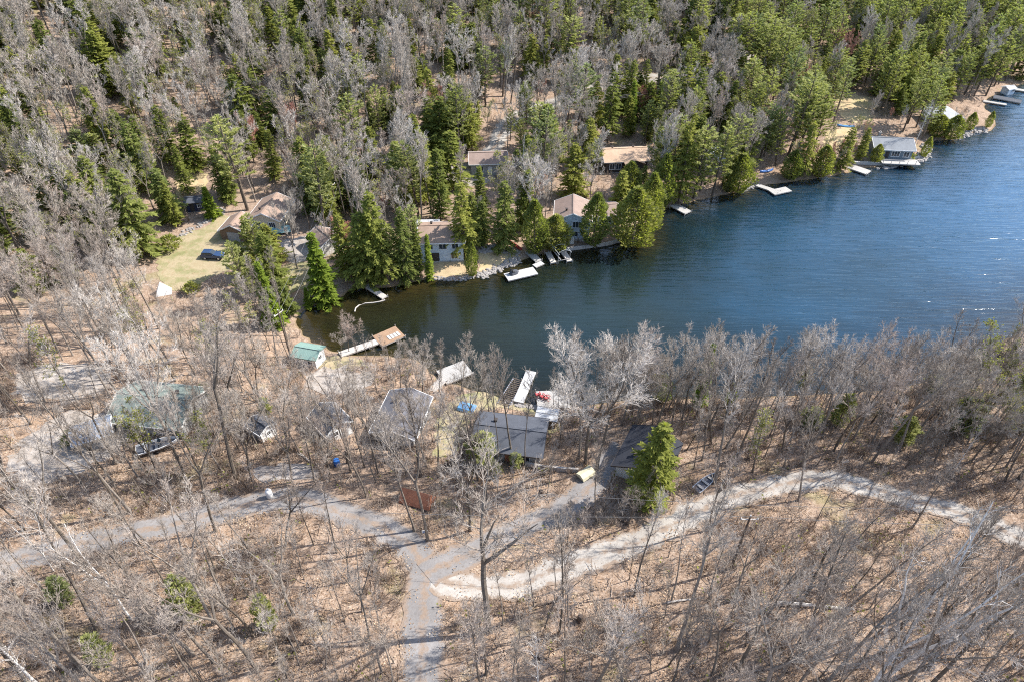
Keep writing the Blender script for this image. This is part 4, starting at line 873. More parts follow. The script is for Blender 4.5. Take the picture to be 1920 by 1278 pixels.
def make_hemlock(seed, h, Rr, base=.06, droop=.25, n_whorl=None, sprays=8, gap=.0, top=.85, w=.17, ls=1.0):
    rg = random.Random(seed); T = MB(); C = MB(); T.tube(path(Vector((0, 0, -.3)), Vector((0, 0, 1)), h * .97, 6, .015, .05, rg), [h * .013, h * .012, h * .010, h * .008, h * .006, h * .004, .02], 6)
    nw = n_whorl or int(h * 2.1); az = 0
    for i in range(nw):
        t = base + (1 - base) * (i + rg.random() * .5) / nw; z = h * t * .985
        L0 = Rr * (1 - t) ** top * (1.0 if t > base + .1 else .8) + .18
        nb = 7 if t < .6 else 6
        for j in range(nb):
            if rg.random() < gap: continue
            az += 2.4 + rg.uniform(-.3, .3); L = L0 * rg.uniform(.6, 1.25) * (1 + .18 * math.sin(az * 2 + i * .35)); el = rg.uniform(-.1, .28) + .35 * t; d = Vector((math.cos(az) * math.cos(el), math.sin(az) * math.cos(el), math.sin(el)))
            p0 = Vector((0, 0, z)); e = p0 + d * L - Vector((0, 0, droop * L * .8))
            spike(C, p0, e, .03, 1)
            ns = max(3, int(sprays * (.45 + .6 * L / Rr)))
            for s in range(ns):
                u = .22 + .8 * (s + rg.random() * .6) / ns; p = p0 + d * L * u - Vector((0, 0, droop * L * u * u * .8))
                for sd in (-1, 1):
                    a = az + sd * rg.uniform(.35, 1.0); dd = Vector((math.cos(a), math.sin(a), rg.uniform(-.5, .12))).normalized()
                    leafq(C, p, dd, (rg.uniform(.4, .75) + .10 * L) * ls, w * rg.uniform(.8, 1.4) * ls, rg, 0, .45)
            leafq(C, p0 + d * L * .85 - Vector((0, 0, droop * L * .55)), (d - Vector((0, 0, .3))).normalized(), .6 * ls, w * ls, rg)
    for k in range(5): leafq(C, Vector((0, 0, h * .95)), Vector((rg.uniform(-.3, .3), rg.uniform(-.3, .3), 1)).normalized(), h * .05 + .2, .08, rg)
    return T, C
def make_pine(seed, h, Rr, base=.28):
    rg = random.Random(seed); T = MB(); C = MB(); tp = path(Vector((0, 0, -.3)), Vector((0, 0, 1)), h * .97, 8, .03, .06, rg); T.tube(tp, [h * .0135 * (1 - .85 * i / 8) + .02 for i in range(9)], 7)
    z = h * base; az = rg.uniform(0, 6)
    while z < h * .97:
        t = (z / h - base) / (1 - base); L0 = Rr * (.75 + .5 * t if t < .35 else 1.0 * (1 - (t - .35) / .65) ** .75 + .12)
        f = z / h * 8; i = min(int(f), 7); c = tp[i].lerp(tp[i + 1], f - i)
        for j in range(rg.choice((4, 5, 5))):
            az += 1.35 + rg.uniform(-.3, .3); L = L0 * rg.uniform(.55, 1.2); el = .05 + .35 * t + rg.uniform(-.1, .15); d = Vector((math.cos(az) * math.cos(el), math.sin(az) * math.cos(el), math.sin(el)))
            b = path(c, d, L, 3, .08, .13, rg); C.tube(b, [.05, .04, .03, .012], 3, m=1)
            ns = max(4, int(L * 4.2))
            for s in range(ns):
                u = .32 + .68 * (s + rg.random()) / ns; ff = min(u, .999) * 3; k = int(ff); p = b[k].lerp(b[k + 1], ff - k) + Vector((rg.uniform(-.3, .3), rg.uniform(-.3, .3), rg.uniform(-.05, .2))) * min(1, L * .4)
                for q in range(6):
                    a = az + rg.uniform(-1.1, 1.1); dd = Vector((math.cos(a), math.sin(a), rg.uniform(.05, .6))).normalized(); leafq(C, p, dd, rg.uniform(.45, .85), rg.uniform(.07, .13), rg, 0, .3)
        z += h * rg.uniform(.035, .06)
    for k in range(10): leafq(C, tp[-1] - Vector((0, 0, rg.random() * .8)), Vector((rg.uniform(-.6, .6), rg.uniform(-.6, .6), 1)).normalized(), .8, .09, rg)
    return T, C
def make_cedar(seed, h, Rr, n=3600):
    rg = random.Random(seed); T = MB(); C = MB(); T.tube([(0, 0, -.3), (.05, 0, h * .4), (0, .05, h * .9)], [h * .016, h * .011, .03], 6)
    ph = [rg.uniform(0, 6.3) for _ in range(6)]
    for i in range(n):
        t = rg.random() ** .85; az = rg.uniform(0, 6.3)
        prof = (t / .28) ** .45 if t < .28 else max(0.06, 1 - ((t - .28) / .72) ** 2.3)
        lump = 1 + .17 * math.sin(az * 3 + ph[0] + t * 9) + .14 * math.sin(az * 5 + ph[1] - t * 14) + .12 * math.sin(t * 26 + ph[2] + az)
        r = Rr * prof * lump * (1 - rg.random() ** 2.2 * .55); p = Vector((r * math.cos(az), r * math.sin(az), h * (.03 + .95 * t)))
        a = az + rg.uniform(-.7, .7); d = Vector((math.cos(a) * .75, math.sin(a) * .75, rg.uniform(.15, 1.1))).normalized(); leafq(C, p, d, rg.uniform(.4, .75), rg.uniform(.11, .2), rg, 0, 0.)
    for k in range(8):
        z = h * (.15 + .09 * k); a = k * 2.4; spike(C, Vector((0, 0, z)), Vector((Rr * .7 * math.cos(a), Rr * .7 * math.sin(a), z + .6)), .04, 1)
    return T, C
def make_brush(seed, h, n, leaf=0):
    rg = random.Random(seed); C = MB()
    for i in range(n):
        a = rg.uniform(0, 6.3); p = Vector((rg.uniform(-.35, .35) * h * .4, rg.uniform(-.35, .35) * h * .4, -.1)); d = Vector((math.cos(a) * .45, math.sin(a) * .45, 1)).normalized(); L = h * rg.uniform(.6, 1.1)
        b = path(p, d, L, 3, .18, .0, rg); C.tube(b, [.022, .018, .014, .006], 3)
        for j in range(7):
            f = rg.uniform(.7, 2.99); k = int(f); q = b[k].lerp(b[k + 1], f - k); e = q + side_dir((b[k + 1] - b[k]).normalized(), rad(rg.uniform(25, 60)), rg.uniform(0, 6.3)) * rg.uniform(.25, .5) * h * .5; spike(C, q, e, .013)
            if leaf and rg.random() < leaf: leafq(C, e, Vector((rg.uniform(-1, 1), rg.uniform(-1, 1), .3)).normalized(), .3, .12, rg, 1, .2)
    return C
LIB = {}
def lib(kind, builds, tm, cm):
    out = []
    for T, C in builds: out.append((T.mesh('trunk', tm), C.mesh('crown', cm), max(v[2] for v in C.v)))
    LIB[kind] = out
TWG = [M['twig'], M['bud']]; NTW = [M['neartwig'], M['bud']]
lib('oak', [make_bare(100 + i, h, b, c, l, n1, 7, 5, 4, h * .0105, .0145, .06) for i, (h, b, c, l, n1) in enumerate(((19, .48, 4.6, 3, 12), (21, .52, 4.8, 2, 12), (18, .42, 5.0, 4, 13), (20, .50, 4.2, 3, 11)))], M['bark'], NTW)
lib('maple', [make_bare(120 + i, h, b, c, l, n1, 7, 5, 4, h * .0088, .0145, .06, 0, .16, (26, 48)) for i, (h, b, c, l, n1) in enumerate(((20, .48, 3.3, 1, 13), (18, .52, 2.9, 1, 12), (21, .56, 3.1, 2, 11), (17, .44, 3.3, 3, 11), (19, .6, 2.6, 1, 11)))], M['bark'], NTW)
lib('shoreoak', [make_bare(110 + i, h, b, c, l, n1, 8, 7, 5, h * (.0078 if i == 0 else .0098), .0145, .04, 0, .12, (30, 58)) for i, (h, b, c, l, n1) in enumerate(((22, .36, 5.0, 5, 26), (18, .36, 5.0, 3, 14), (17, .38, 4.4, 2, 14)))], M['bark'], TWG)
lib('faroak', [make_bare(104 + i, h, b, c, l, n1, 7, 6, 5, None, .027, .05) for i, (h, b, c, l, n1) in enumerate(((19, .42, 5.2, 3, 13), (18, .36, 5.6, 4, 13), (20, .45, 4.8, 2, 12)))], M['bark'], TWG)
lib('farmaple', [make_bare(126 + i, h, b, c, l, n1, 7, 6, 4, None, .027, .05, 0, .16, (28, 50)) for i, (h, b, c, l, n1) in enumerate(((20, .40, 3.9, 1, 14), (18, .46, 3.4, 1, 13), (21, .5, 3.6, 2, 12), (17, .38, 3.8, 3, 12), (15, .30, 3.6, 3, 12)))], M['bark'], TWG)
lib('pole', [make_bare(140 + i, h, b, c, 1, n1, 5, 4, 3, h * .0060, .0135, .07, 0, .16, (25, 48)) for i, (h, b, c, n1) in enumerate(((15, .5, 2.0, 10), (13, .45, 1.8, 9), (17, .55, 2.1, 10), (14, .42, 2.2, 11)))], M['bark'], NTW)
lib('sapling', [make_bare(160 + i, h, .25, c, 1, 8, 3, 2, 2, h * .0055, .012, .12, 0, .1, (28, 55)) for i, (h, c) in enumerate(((6, 1.2), (5, 1.3), (8, 1.4), (4, 1.1)))], M['bark'], NTW)
lib('birch', [make_bare(180 + i, h, .3, c, l, n1, 6, 4, 4, h * .0080, .012, .10, 0, .14, (24, 45), .9, 2) for i, (h, c, l, n1) in enumerate(((15, 3.2, 3, 9), (17, 3.0, 2, 9), (14, 2.8, 1, 10)))], M['birch'], [M['birch'], M['bud'], M['neartwig']])
lib('red', [make_bare(200 + i, h, .32, c, 3, 13, 7, 6, 5, None, .026, .04, 0, .14, (25, 50)) for i, (h, c) in enumerate(((13, 3.6), (11, 3.2)))], M['bark'], [M['redtwig'], M['bud']])
lib('bud', [make_bare(220 + i, h, .35, c, l, 12, 6, 5, 4, None, .022, .05, .5, .14, (28, 52)) for i, (h, c, l) in enumerate(((15, 3.3, 1), (13, 3.2, 3), (17, 3.4, 2)))], M['bark'], TWG)
lib('hemlock', [make_hemlock(300 + i, h, r, b, .28, None, 11, g, .62, .155, .95) for i, (h, r, b, g) in enumerate(((15, 3.5, .06, .10), (17, 3.7, .10, .2), (13, 3.4, .04, .08), (16, 3.1, .08, .15), (14, 3.9, .05, .28), (18, 3.6, .14, .3)))], M['pinebark'], [M['hemlock'], M['pinebark']])
lib('spruce', [make_hemlock(320 + i, h, r, .03, .22, int(h * 2.4), 8, .03, .92, .17) for i, (h, r) in enumerate(((14, 2.7), (13, 2.3)))], M['pinebark'], [M['spruce'], M['pinebark']])
lib('spire', [make_hemlock(330 + i, h, r, .02, .3, int(h * 2.6), 6, .03, .75, .13, .7) for i, (h, r) in enumerate(((14, 1.05), (12, .9)))], M['pinebark'], [M['spruce'], M['pinebark']])
lib('pine', [make_pine(340 + i, h, r, b) for i, (h, r, b) in enumerate(((20, 3.9, .30), (22, 4.2, .36), (18, 3.8, .22), (21, 3.6, .4)))], M['pinebark'], [M['pine'], M['pinebark']])
lib('youngpine', [make_pine(360 + i, h, r, .06) for i, (h, r) in enumerate(((7, 2.1), (9, 2.4)))], M['pinebark'], [M['pine'], M['pinebark']])
lib('cedar', [make_cedar(380 + i, h, r) for i, (h, r) in enumerate(((11, 2.7), (12, 2.5), (10, 2.9)))], M['pinebark'], [M['cedar'], M['pinebark']])
lib('bush', [make_cedar(400 + i, h, r, 420) for i, (h, r) in enumerate(((2.6, 1.6), (3.2, 1.5)))], M['pinebark'], [M['cedar'], M['pinebark']])

# ------------------------------------------------------------------ planting
NAMES = {'oak': 'bare_tree', 'faroak': 'bare_tree', 'farmaple': 'bare_tree', 'shoreoak': 'bare_tree', 'maple': 'bare_tree', 'pole': 'slender_tree', 'sapling': 'sapling', 'birch': 'birch_tree', 'red': 'red_bud_tree', 'bud': 'budding_tree', 'hemlock': 'hemlock_tree',
         'spruce': 'spruce_tree', 'spire': 'spire_tree', 'pine': 'pine_tree', 'youngpine': 'young_pine', 'cedar': 'cedar_tree', 'bush': 'evergreen_bush'}
DESC = {'oak': 'broad leafless grey tree', 'faroak': 'broad leafless grey tree', 'shoreoak': 'broad leafless grey tree', 'farmaple': 'tall leafless grey tree', 'maple': 'tall leafless grey tree', 'pole': 'slender leafless tree', 'sapling': 'thin leafless sapling', 'birch': 'white barked birch', 'red': 'reddish budding maple', 'bud': 'pale green budding tree',
        'hemlock': 'dark green hemlock', 'spruce': 'bright green conical spruce', 'spire': 'narrow green spire conifer', 'pine': 'feathery white pine', 'youngpine': 'young yellow green pine', 'cedar': 'rounded olive cedar', 'bush': 'low evergreen bush'}
CATS = {'sapling': 'sapling', 'bush': 'bush'}
PLACED = []   # x, y, radius
def plant(kind, x, y, h=None, width=1.0, label=None, group=None, var=None, rz=None, tilt=0.05):
    L = LIB[kind]; v = var if var is not None else R.randrange(len(L)); tm, cm, mh = L[v % len(L)]; s = (h or mh * R.uniform(.85, 1.15)) / mh
    o = empty(NAMES[kind], (x, y, TH(x, y) - .05), 0, label, CATS.get(kind, 'tree'), group)
    o.rotation_euler = (R.gauss(0, tilt), R.gauss(0, tilt), rz if rz is not None else R.uniform(0, 6.28)); o.scale = (s * width, s * width, s)
    add_obj('trunk', tm, o); add_obj('crown', cm, o); return o
def key(kind, base, top, label, width=1.0, var=None, rz=None, r=2.0, tilt=0.02):
    b = P(*base); d = ray(*top); t = b.y / d[1]; h = max(1.0, CAM_H + d[2] * t - b.z); PLACED.append((b.x, b.y, r))
    return plant(kind, b.x, b.y, h, width, label, None, var, rz, tilt)
# the trees one can single out
KT = [
 ('shoreoak', (1098,868), (1098,585), 'huge broad bare tree rising over the lake beside the cottage drive', 1.2, 0), ('maple', (1118,880), (1135,605), 'leaning bare trunk right of the huge broad tree', 1.0, 0), ('maple', (1085,860), (1055,612), 'bare trunk left of the huge broad tree', .9, 1),
 ('oak', (917,1183), (935,915), 'dark trunked bare oak standing beside the road junction', 1.45, 0), ('pole', (943,1172), (965,1040), 'slim bare trunk right beside the dark oak at the junction', 1.0, 0),
 ('pole', (1048,1190), (1080,930), 'tall slim bare tree with curved stem in front of the gravel road', 1.0, 2), ('pole', (1068,1182), (1092,1000), 'straight companion stem beside the curved slim tree', .9, 1), ('maple', (1020,1180), (1020,1040), 'small forked bare tree left of the curved slim tree', .8, 3),
 ('birch', (1632,1290), (1560,1040), 'leaning white birch at the lower right', 1.1, 0), ('birch', (1660,1268), (1660,985), 'tall white birch with spreading limbs at the lower right', 1.2, 1),
 ('oak', (802,1013), (790,745), 'tall pair forked bare tree at the inner bend of the driveway', .8, 1), ('maple', (778,995), (745,760), 'tall pale bare tree just left of the driveway bend', .9, 0), ('maple', (658,885), (625,700), 'dark bare trunk in front of the white garden shed', .9, 4), ('maple', (688,932), (675,760), 'forked bare tree between garden shed and driveway', .8, 3),
 ('shoreoak', (558,505), (538,345), 'spreading pale bare tree in front of the cream gable house', .8, 1), ('shoreoak', (655,662), (658,590), 'low white branched bare tree by the bay walkway', 1.3, 0), ('maple', (640,672), (625,605), 'small bare shrub tree left of the bay walkway', 1.3, 3),
 ('maple', (865,735), (880,620), 'bare tree between grey deck and slate roofed cottage', 1.2, 1), ('maple', (960,860), (915,640), 'tall bare trunk in front of the slate roofed cottage', .9, 0), ('pole', (935,868), (905,690), 'slim bare trunk before the left end of the slate roof', .9, 2), ('pole', (985,870), (975,660), 'slim bare trunk before the right end of the slate roof', .9, 0),
 ('maple', (1340,905), (1390,640), 'dark leaning bare tree right of the pale rowing boat', 1.0, 0), ('maple', (1380,860), (1400,640), 'bare tree uphill from the leaning dark one', 1.0, 4),
 ('oak', (230,965), (100,790), 'forked leaning bare tree on the far left slope', .8, 1), ('maple', (245,960), (165,660), 'tall leaning bare tree left of the green roofed cottage', .8, 0), ('oak', (215,1300), (215,1110), 'pale barked bare tree at the lower left edge', .9, 3),
 ('oak', (150,1250), (20,1020), 'big leaning bare tree in the lower left corner', .9, 0), ('birch', (80,1290), (-20,1120), 'white limbed birch cut by the lower left corner', 1.2, 2),
 ('cedar', (1185,462), (1187,348), 'largest rounded cedar at the water edge right of the pale blue house', 1.25, 0), ('cedar', (1212,440), (1203,322), 'cedar directly behind the largest cedar', .9, 1), ('cedar', (1110,462), (1110,358), 'pointed cedar in front of the pale blue house', 1.0, 1),
 ('cedar', (1237,392), (1237,287), 'tall cedar on the shore above the small white dock', .9, 1), ('cedar', (1383,362), (1381,285), 'rounded cedar at the shore left of the sandy bank', 1.05, 2), ('cedar', (1175,380), (1172,300), 'dark cedar behind the largest cedar', 1.0, 0),
 ('cedar', (1363,362), (1358,292), 'olive cedar squeezed between pines and rounded cedar', .8, 1), ('pine', (1300,372), (1300,225), 'big shore pine with dark inner branches', 1.1, 2), ('pine', (1335,368), (1335,228), 'bright yellow green shore pine beside the small white dock', 1.0, 0), ('hemlock', (1272,380), (1268,222), 'dark tall conifer at the left of the shore pines', .8, 1),
 ('spire', (1233,300), (1233,215), 'narrow green spire tree behind the shore cedars', 1.0, 0), ('spire', (1232,235), (1230,150), 'taller narrow spire tree in the forest gap', 1.0, 1), ('spire', (1182,250), (1180,150), 'narrow spire above the tan roofed house', 1.2, 0), ('spire', (1250,310), (1250,245), 'short narrow spire beside the shore pines', 1.0, 1),
 ('cedar', (1002,478), (998,372), 'cedar standing over the pale dock ramp', .9, 1), ('cedar', (1040,470), (1043,400), 'low rounded cedar beside the boat lift', 1.2, 2), ('hemlock', (945,468), (940,335), 'tall hemlock above the small shore lawn', .85, 0), ('hemlock', (872,480), (868,335), 'big sunlit hemlock before the two window house', .72, 2), ('cedar', (885,520), (884,452), 'slim yellow green cedar at the water edge', .55, 0), ('hemlock', (905,420), (915,310), 'hemlock beside the brown roofed house', .8, 3),
 ('spruce', (612,566), (597,432), 'bright conical spruce at the head of the bay', 1.0, 0), ('spruce', (580,578), (578,538), 'small young spruce on the bay lawn', 1.0, 1), ('spire', (806,524), (802,440), 'thin column conifer beside the two window house', 1.1, 0),
 ('hemlock', (720,528), (706,352), 'tallest hemlock in the dark shore clump', .85, 1), ('hemlock', (762,528), (757,385), 'right hemlock in the dark shore clump', .7, 0), ('hemlock', (690,530), (668,392), 'left hemlock in the dark shore clump', .95, 2), ('hemlock', (785,520), (783,412), 'lower hemlock at the right end of the shore clump', .6, 3), ('hemlock', (655,515), (650,400), 'hemlock behind the left end of the shore clump', .9, 0), ('pine', (738,525), (735,425), 'pale tufted pine inside the dark shore clump', 1.1, 2),
 ('spruce', (517,612), (478,488), 'yellow green spruce in front of the bay lawn', .8, 1), ('hemlock', (492,512), (472,402), 'hemlock right of the brown garage', .8, 0), ('pine', (500,520), (480,395), 'feathery pine between garage and bay lawn', .9, 3), ('hemlock', (520,545), (505,430), 'hemlock at the left of the bay lawn', .9, 2), ('pine', (470,570), (448,440), 'pale pine below the parked car', .8, 2), ('hemlock', (540,590), (520,520), 'dark hemlock at the left bank of the bay', 1.0, 2),
 ('hemlock', (272,478), (210,312), 'great leaning hemlock at the left end of the lawn', 1.0, 0), ('hemlock', (250,470), (235,380), 'smaller hemlock under the great leaning one', 1.1, 2), ('bush', (322,468), (318,440), 'round evergreen bush on the lawn edge', 1.0, 0), ('bush', (362,550), (358,528), 'yellow green bush below the lawn', 1.2, 1),
 ('spruce', (400,408), (388,348), 'dark spruce beside the navy shed', 1.3, 0), ('hemlock', (335,425), (318,335), 'hemlock at the upper left of the lawn', .8, 3), ('hemlock', (425,370), (412,270), 'hemlock behind the brown garage', .9, 1), ('hemlock', (60,300), (35,185), 'large hemlock on the far left hillside', 1.1, 0), ('hemlock', (355,365), (340,270), 'hemlock above the navy shed', .8, 1),
 ('hemlock', (1212,935), (1238,792), 'dense green hemlock in front of the black cabin', 1.05, 1), ('youngpine', (905,868), (888,808), 'young pine at the left corner of the slate roofed cottage', 1.0, 0), ('youngpine', (968,875), (965,848), 'small green pine before the slate roofed cottage', 1.2, 1), ('bush', (925,885), (922,868), 'low green bush by the retaining wall', 1.0, 0),
 ('youngpine', (1515,800), (1518,760), 'yellow green young pine in the shore woods at right', 1.1, 0), ('youngpine', (1570,795), (1572,735), 'brighter young pine right of the first in the shore woods', .9, 1), ('youngpine', (1690,830), (1695,780), 'green young pine below the right shore trees', 1.1, 1), ('youngpine', (1905,800), (1918,735), 'olive young pine at the right edge of the near shore', 1.0, 0), ('youngpine', (1745,735), (1752,700), 'young pine at the near shore in the right corner of the lake', 1.2, 0), ('youngpine', (1830,705), (1840,665), 'young pine on the near right point', 1.2, 1),
 ('cedar', (1240,752), (1245,700), 'yellowish cedar behind the huge bare tree', .9, 0), ('spire', (1310,760), (1320,640), 'tall slim green conifer before the open lake', 1.0, 0), ('cedar', (1365,758), (1362,715), 'small cedar on the near shore bank', .8, 1), ('youngpine', (128,1130), (125,1080), 'green pine sapling under the lower left birch', .7, 0), ('youngpine', (508,1175), (500,1110), 'thin yellow green pine sapling left of the driveway', .6, 1),
 ('youngpine', (200,1240), (200,1190), 'dark green young pine behind the pale barked tree', .8, 1), ('youngpine', (365,1150), (360,1080), 'pale green young pine between leaning trunks at lower left', .7, 0), ('bush', (140,830), (138,805), 'low green shrub beside the blue roofed shed', 1.0, 1), ('youngpine', (388,750), (388,715), 'yellow green pine right of the green roofed cottage', .8, 0), ('youngpine', (500,775), (498,745), 'green pine just behind the tiny white shed', 1.1, 1),
 ('red', (725,405), (722,345), 'reddish maple behind the dark shore clump', 1.3, 0), ('red', (1012,195), (1010,148), 'small reddish maple beside the forest road', 1.0, 1), ('red', (535,305), (532,265), 'small reddish maple in the left forest', 1.0, 1), ('red', (1488,115), (1485,70), 'red budding maple among the right hand pines', 1.1, 0), ('red', (1620,262), (1618,225), 'reddish maple beside the slate blue cabin', 1.1, 1), ('red', (690,300), (690,255), 'pinkish maple in the middle forest', 1.1, 1), ('red', (1005,385), (1000,320), 'reddish maple left of the pale blue house', 1.0, 0), ('red', (480,245), (475,205), 'rosy maple on the left hillside', 1.1, 0),
 ('faroak', (1045,170), (1045,88), 'silvery round crowned bare tree above the forest road', 1.0, 0), ('faroak', (565,125), (562,55), 'silvery round crowned bare tree in the upper left forest', 1.2, 1), ('birch', (1128,225), (1140,120), 'white birch cluster beside the forest road', 1.0, 0), ('birch', (1105,230), (1115,130), 'left white birch beside the forest road', .9, 1), ('birch', (1355,165), (1368,90), 'slanting white birch above the wires', .9, 2), ('birch', (1710,285), (1760,180), 'pale leaning bare tree beside the slate blue cabin', .9, 2),
 ('cedar', (1780,262), (1780,215), 'dark round cedar below the hip roofed cottage', 1.5, 0), ('cedar', (1755,258), (1750,215), 'dark cedar left of the hip roofed cottage front', 1.3, 2), ('cedar', (1815,245), (1815,210), 'yellowish cedar on the point below the hip roofed cottage', 1.2, 1), ('cedar', (1850,240), (1853,208), 'small cedar overhanging the point', .9, 1), ('cedar', (1730,295), (1735,255), 'cedar at the right end of the slate blue cabin', .9, 1), ('bush', (1700,298), (1700,282), 'rounded bush on the terrace of the slate blue cabin', 1.3, 0),
 ('hemlock', (1575,318), (1572,235), 'hemlock above the cabin white dock', .8, 2), ('cedar', (1535,332), (1530,270), 'cedar on the bank left of the cabin white dock', 1.2, 0), ('hemlock', (1500,330), (1495,225), 'dark hemlock on the bank right of the long white dock', .9, 1), ('cedar', (1480,338), (1478,280), 'cedar right above the dock platform', 1.0, 2),
 ('pine', (1728,262), (1738,140), 'white pine directly behind the slate blue cabin', 1.0, 0), ('pine', (1702,232), (1714,110), 'tall white pine uphill from the slate blue cabin', 1.0, 1), ('pine', (1652,205), (1662,85), 'white pine right of the golden clearing', 1.0, 2), ('pine', (1562,232), (1566,105), 'white pine left of the golden clearing', 1.0, 3),
 ('pine', (1848,180), (1862,62), 'white pine above the thin far dock', 1.0, 0), ('pine', (1808,178), (1820,68), 'white pine behind the pyramid roofed cottage', 1.1, 2), ('pine', (1522,292), (1524,178), 'white pine above the dock platform', 1.0, 1), ('hemlock', (1610,300), (1608,238), 'small hemlock left of the slate blue cabin', 1.0, 3), ('pine', (1884,152), (1896,40), 'white pine above the hut at the right edge', 1.0, 3), ('cedar', (1640,306), (1640,270), 'small cedar beside the left wall of the slate blue cabin', 1.1, 0),
 ('bud', (1545,300), (1547,225), 'pale green budding tree on the sandy bank', 1.0, 0), ('farmaple', (1618,250), (1622,165), 'grey bare tree between the clearings and the cabin', 1.0, 1), ('hemlock', (1745,250), (1748,190), 'dark hemlock left of the pyramid roofed cottage', 1.0, 1), ('pine', (1785,190), (1795,95), 'slim white pine above the pyramid roof', .9, 1),
]
for k in KT: key(k[0], k[1], k[2], k[3], k[4], k[5])
# ---- scattered woods
KEEP = [  # parts of the photograph where the ground, a roof or a dock stays in view: x0, y0, x1, y1, chance a crown is refused
 (295,410,430,540,1.), (410,390,455,440,.95), (470,362,535,425,.9), (588,420,625,470,.9), (530,440,590,545,.95), (785,405,862,470,.95), (1040,366,1150,465,.97), (1135,265,1205,310,.97), (885,272,945,318,.9),
 (835,300,925,350,.8), (1635,235,1735,305,.97), (1745,185,1805,215,.97), (1320,270,1350,300,.3), (560,530,760,640,1.), (760,480,1000,618,1.), (1000,440,1200,600,1.), (1200,370,1480,612,1.), (1480,300,1920,608,1.), (1700,160,1920,300,.3), (1840,150,1920,210,.95),
 (975,640,1010,760,.95), (555,640,605,685,.75), (630,615,760,670,.9), (895,765,1045,860,.55), (1145,795,1280,860,.35), (1000,735,1060,768,.8), (590,755,655,820,.3), (205,700,410,800,.12), (740,1000,960,1160,.8), (900,1040,1160,1120,.7), (1100,985,1300,1060,.55), (1260,925,1420,1000,.5), (1420,890,1640,930,.5), (1640,910,1800,970,.45), (1790,950,1920,1020,.45), (480,915,720,985,.6), (640,960,780,1040,.7), (750,1150,840,1278,.8), (870,960,1100,1040,.6),
 (830,680,890,720,.4), (1060,830,1170,920,.5), (1540,190,1640,285,.5), (360,350,385,385,.6), (262,815,335,860,.4), (480,780,510,815,.3), (1480,885,1920,1015,.45), (940,185,1110,235,.6), (330,325,385,370,.7), (295,530,320,560,.95)]
RD = np.array(ROADS); FT = np.array(FOOT)
GRID = {}
for q in PLACED: GRID.setdefault((int(q[0] // 4), int(q[1] // 4)), []).append(q)
def free(x, y, r):
    i, j = int(x // 4), int(y // 4)
    for a in (-1, 0, 1):
        for b in (-1, 0, 1):
            for q in GRID.get((i + a, j + b), ()):
                if (q[0] - x) ** 2 + (q[1] - y) ** 2 < ((r + q[2]) * .5) ** 2: return False
    return True
def blocked(x, y, m=.6):
    if SDF(x, y) < 1.0: return True
    if (((RD[:, 0] - x) ** 2 + (RD[:, 1] - y) ** 2) < (RD[:, 2] + m) ** 2).any(): return True
    if (((FT[:, 0] - x) ** 2 + (FT[:, 1] - y) ** 2) < (FT[:, 2] + m * .6) ** 2).any(): return True
    for c in CLEAR:
        x0, y0 = c.min(0) - .5; x1, y1 = c.max(0) + .5
        if x0 < x < x1 and y0 < y < y1 and poly_sd([(x, y)], c)[0] < .4: return True
    return False
SUNNY = [(P(*q).x, P(*q).y, r) for q, r in (((1170, 300), 6), ((1672, 278), 6), ((1080, 405), 5), ((915, 305), 5), ((505, 395), 5), ((440, 425), 4))]   # roofs the sun reaches over a gap in the trees
SH = Vector((sdir.x, sdir.y)).normalized()
def hides(x, y, h, cw):
    z = TH(x, y)
    if cw > 1.2:
        for a, b, r in SUNNY:
            dx, dy = x - a, y - b; al = dx * SH.x + dy * SH.y
            if 1 < al < h * .95 and abs(dx * SH.y - dy * SH.x) < r: return True
    for t in (.12, .35, .6, .82, 1.0):
        p = project(x, y, z + h * t)
        if not p: return True
        w = cw * FPX / p[2] * (.25 if t < .3 else .8 if t < .9 else .3)
        for k in KEEP:
            if k[0] - w < p[0] < k[2] + w and k[1] < p[1] < k[3] and R.random() < (k[4] if k[4] > .9 else k[4] * (.35 if t < .3 else .6)): return True
    return False
def mix_at(px, py, x, y):
    """relative share and density (trees per 100 square metres) of each kind of wood"""
    n = float(lat_noise(np.float64(x), np.float64(y), 28, 21)) + .5; n2 = float(lat_noise(np.float64(x), np.float64(y), 17, 22)) + .5
    if py > 900: return {'oak': .30, 'maple': .7, 'pole': 1.4, 'birch': .04}, 5.0
    if py > 610 and px > 600: return {'shoreoak': (.9 if py < 790 else .25), 'maple': .9, 'pole': 1.0, 'youngpine': .05, 'birch': .06, 'bud': .08}, 9.0
    if py > 560 and px <= 600: return {'shoreoak': .35, 'oak': .3, 'maple': 1.2, 'pole': .9, 'youngpine': .03, 'bud': .2}, 9.0
    if px > 1330 + (py - 60) * .3 and py < 340: return {'pine': 1.5, 'hemlock': .25 + n2 * .4, 'farmaple': .65, 'bud': .35, 'birch': .06, 'red': .02}, 5.4
    if px < 340 and py > 270: return {'farmaple': 1.1, 'bud': .95 + n * .6, 'hemlock': .7 + 1.0 * n2, 'youngpine': .35, 'pole': .4, 'faroak': .25}, 8.5
    if px < 420: return {'farmaple': 1.2, 'faroak': .3, 'hemlock': .42 + 1.5 * n2 * n2, 'bud': .6, 'pole': .3, 'red': .03}, 8
    if px < 900: return {'farmaple': .9, 'faroak': .35, 'hemlock': .75 + 1.7 * n2 * n2 + .6 * max(0, n - .5), 'bud': .45, 'pine': .12 + .25 * max(0, (120 - py) / 120), 'red': .05}, 8.5
    return {'farmaple': .9, 'faroak': .35, 'hemlock': .40 + 1.1 * n2 * n2, 'pine': .35 + .5 * n, 'bud': .3, 'red': .03, 'birch': .10, 'spire': .03}, 8
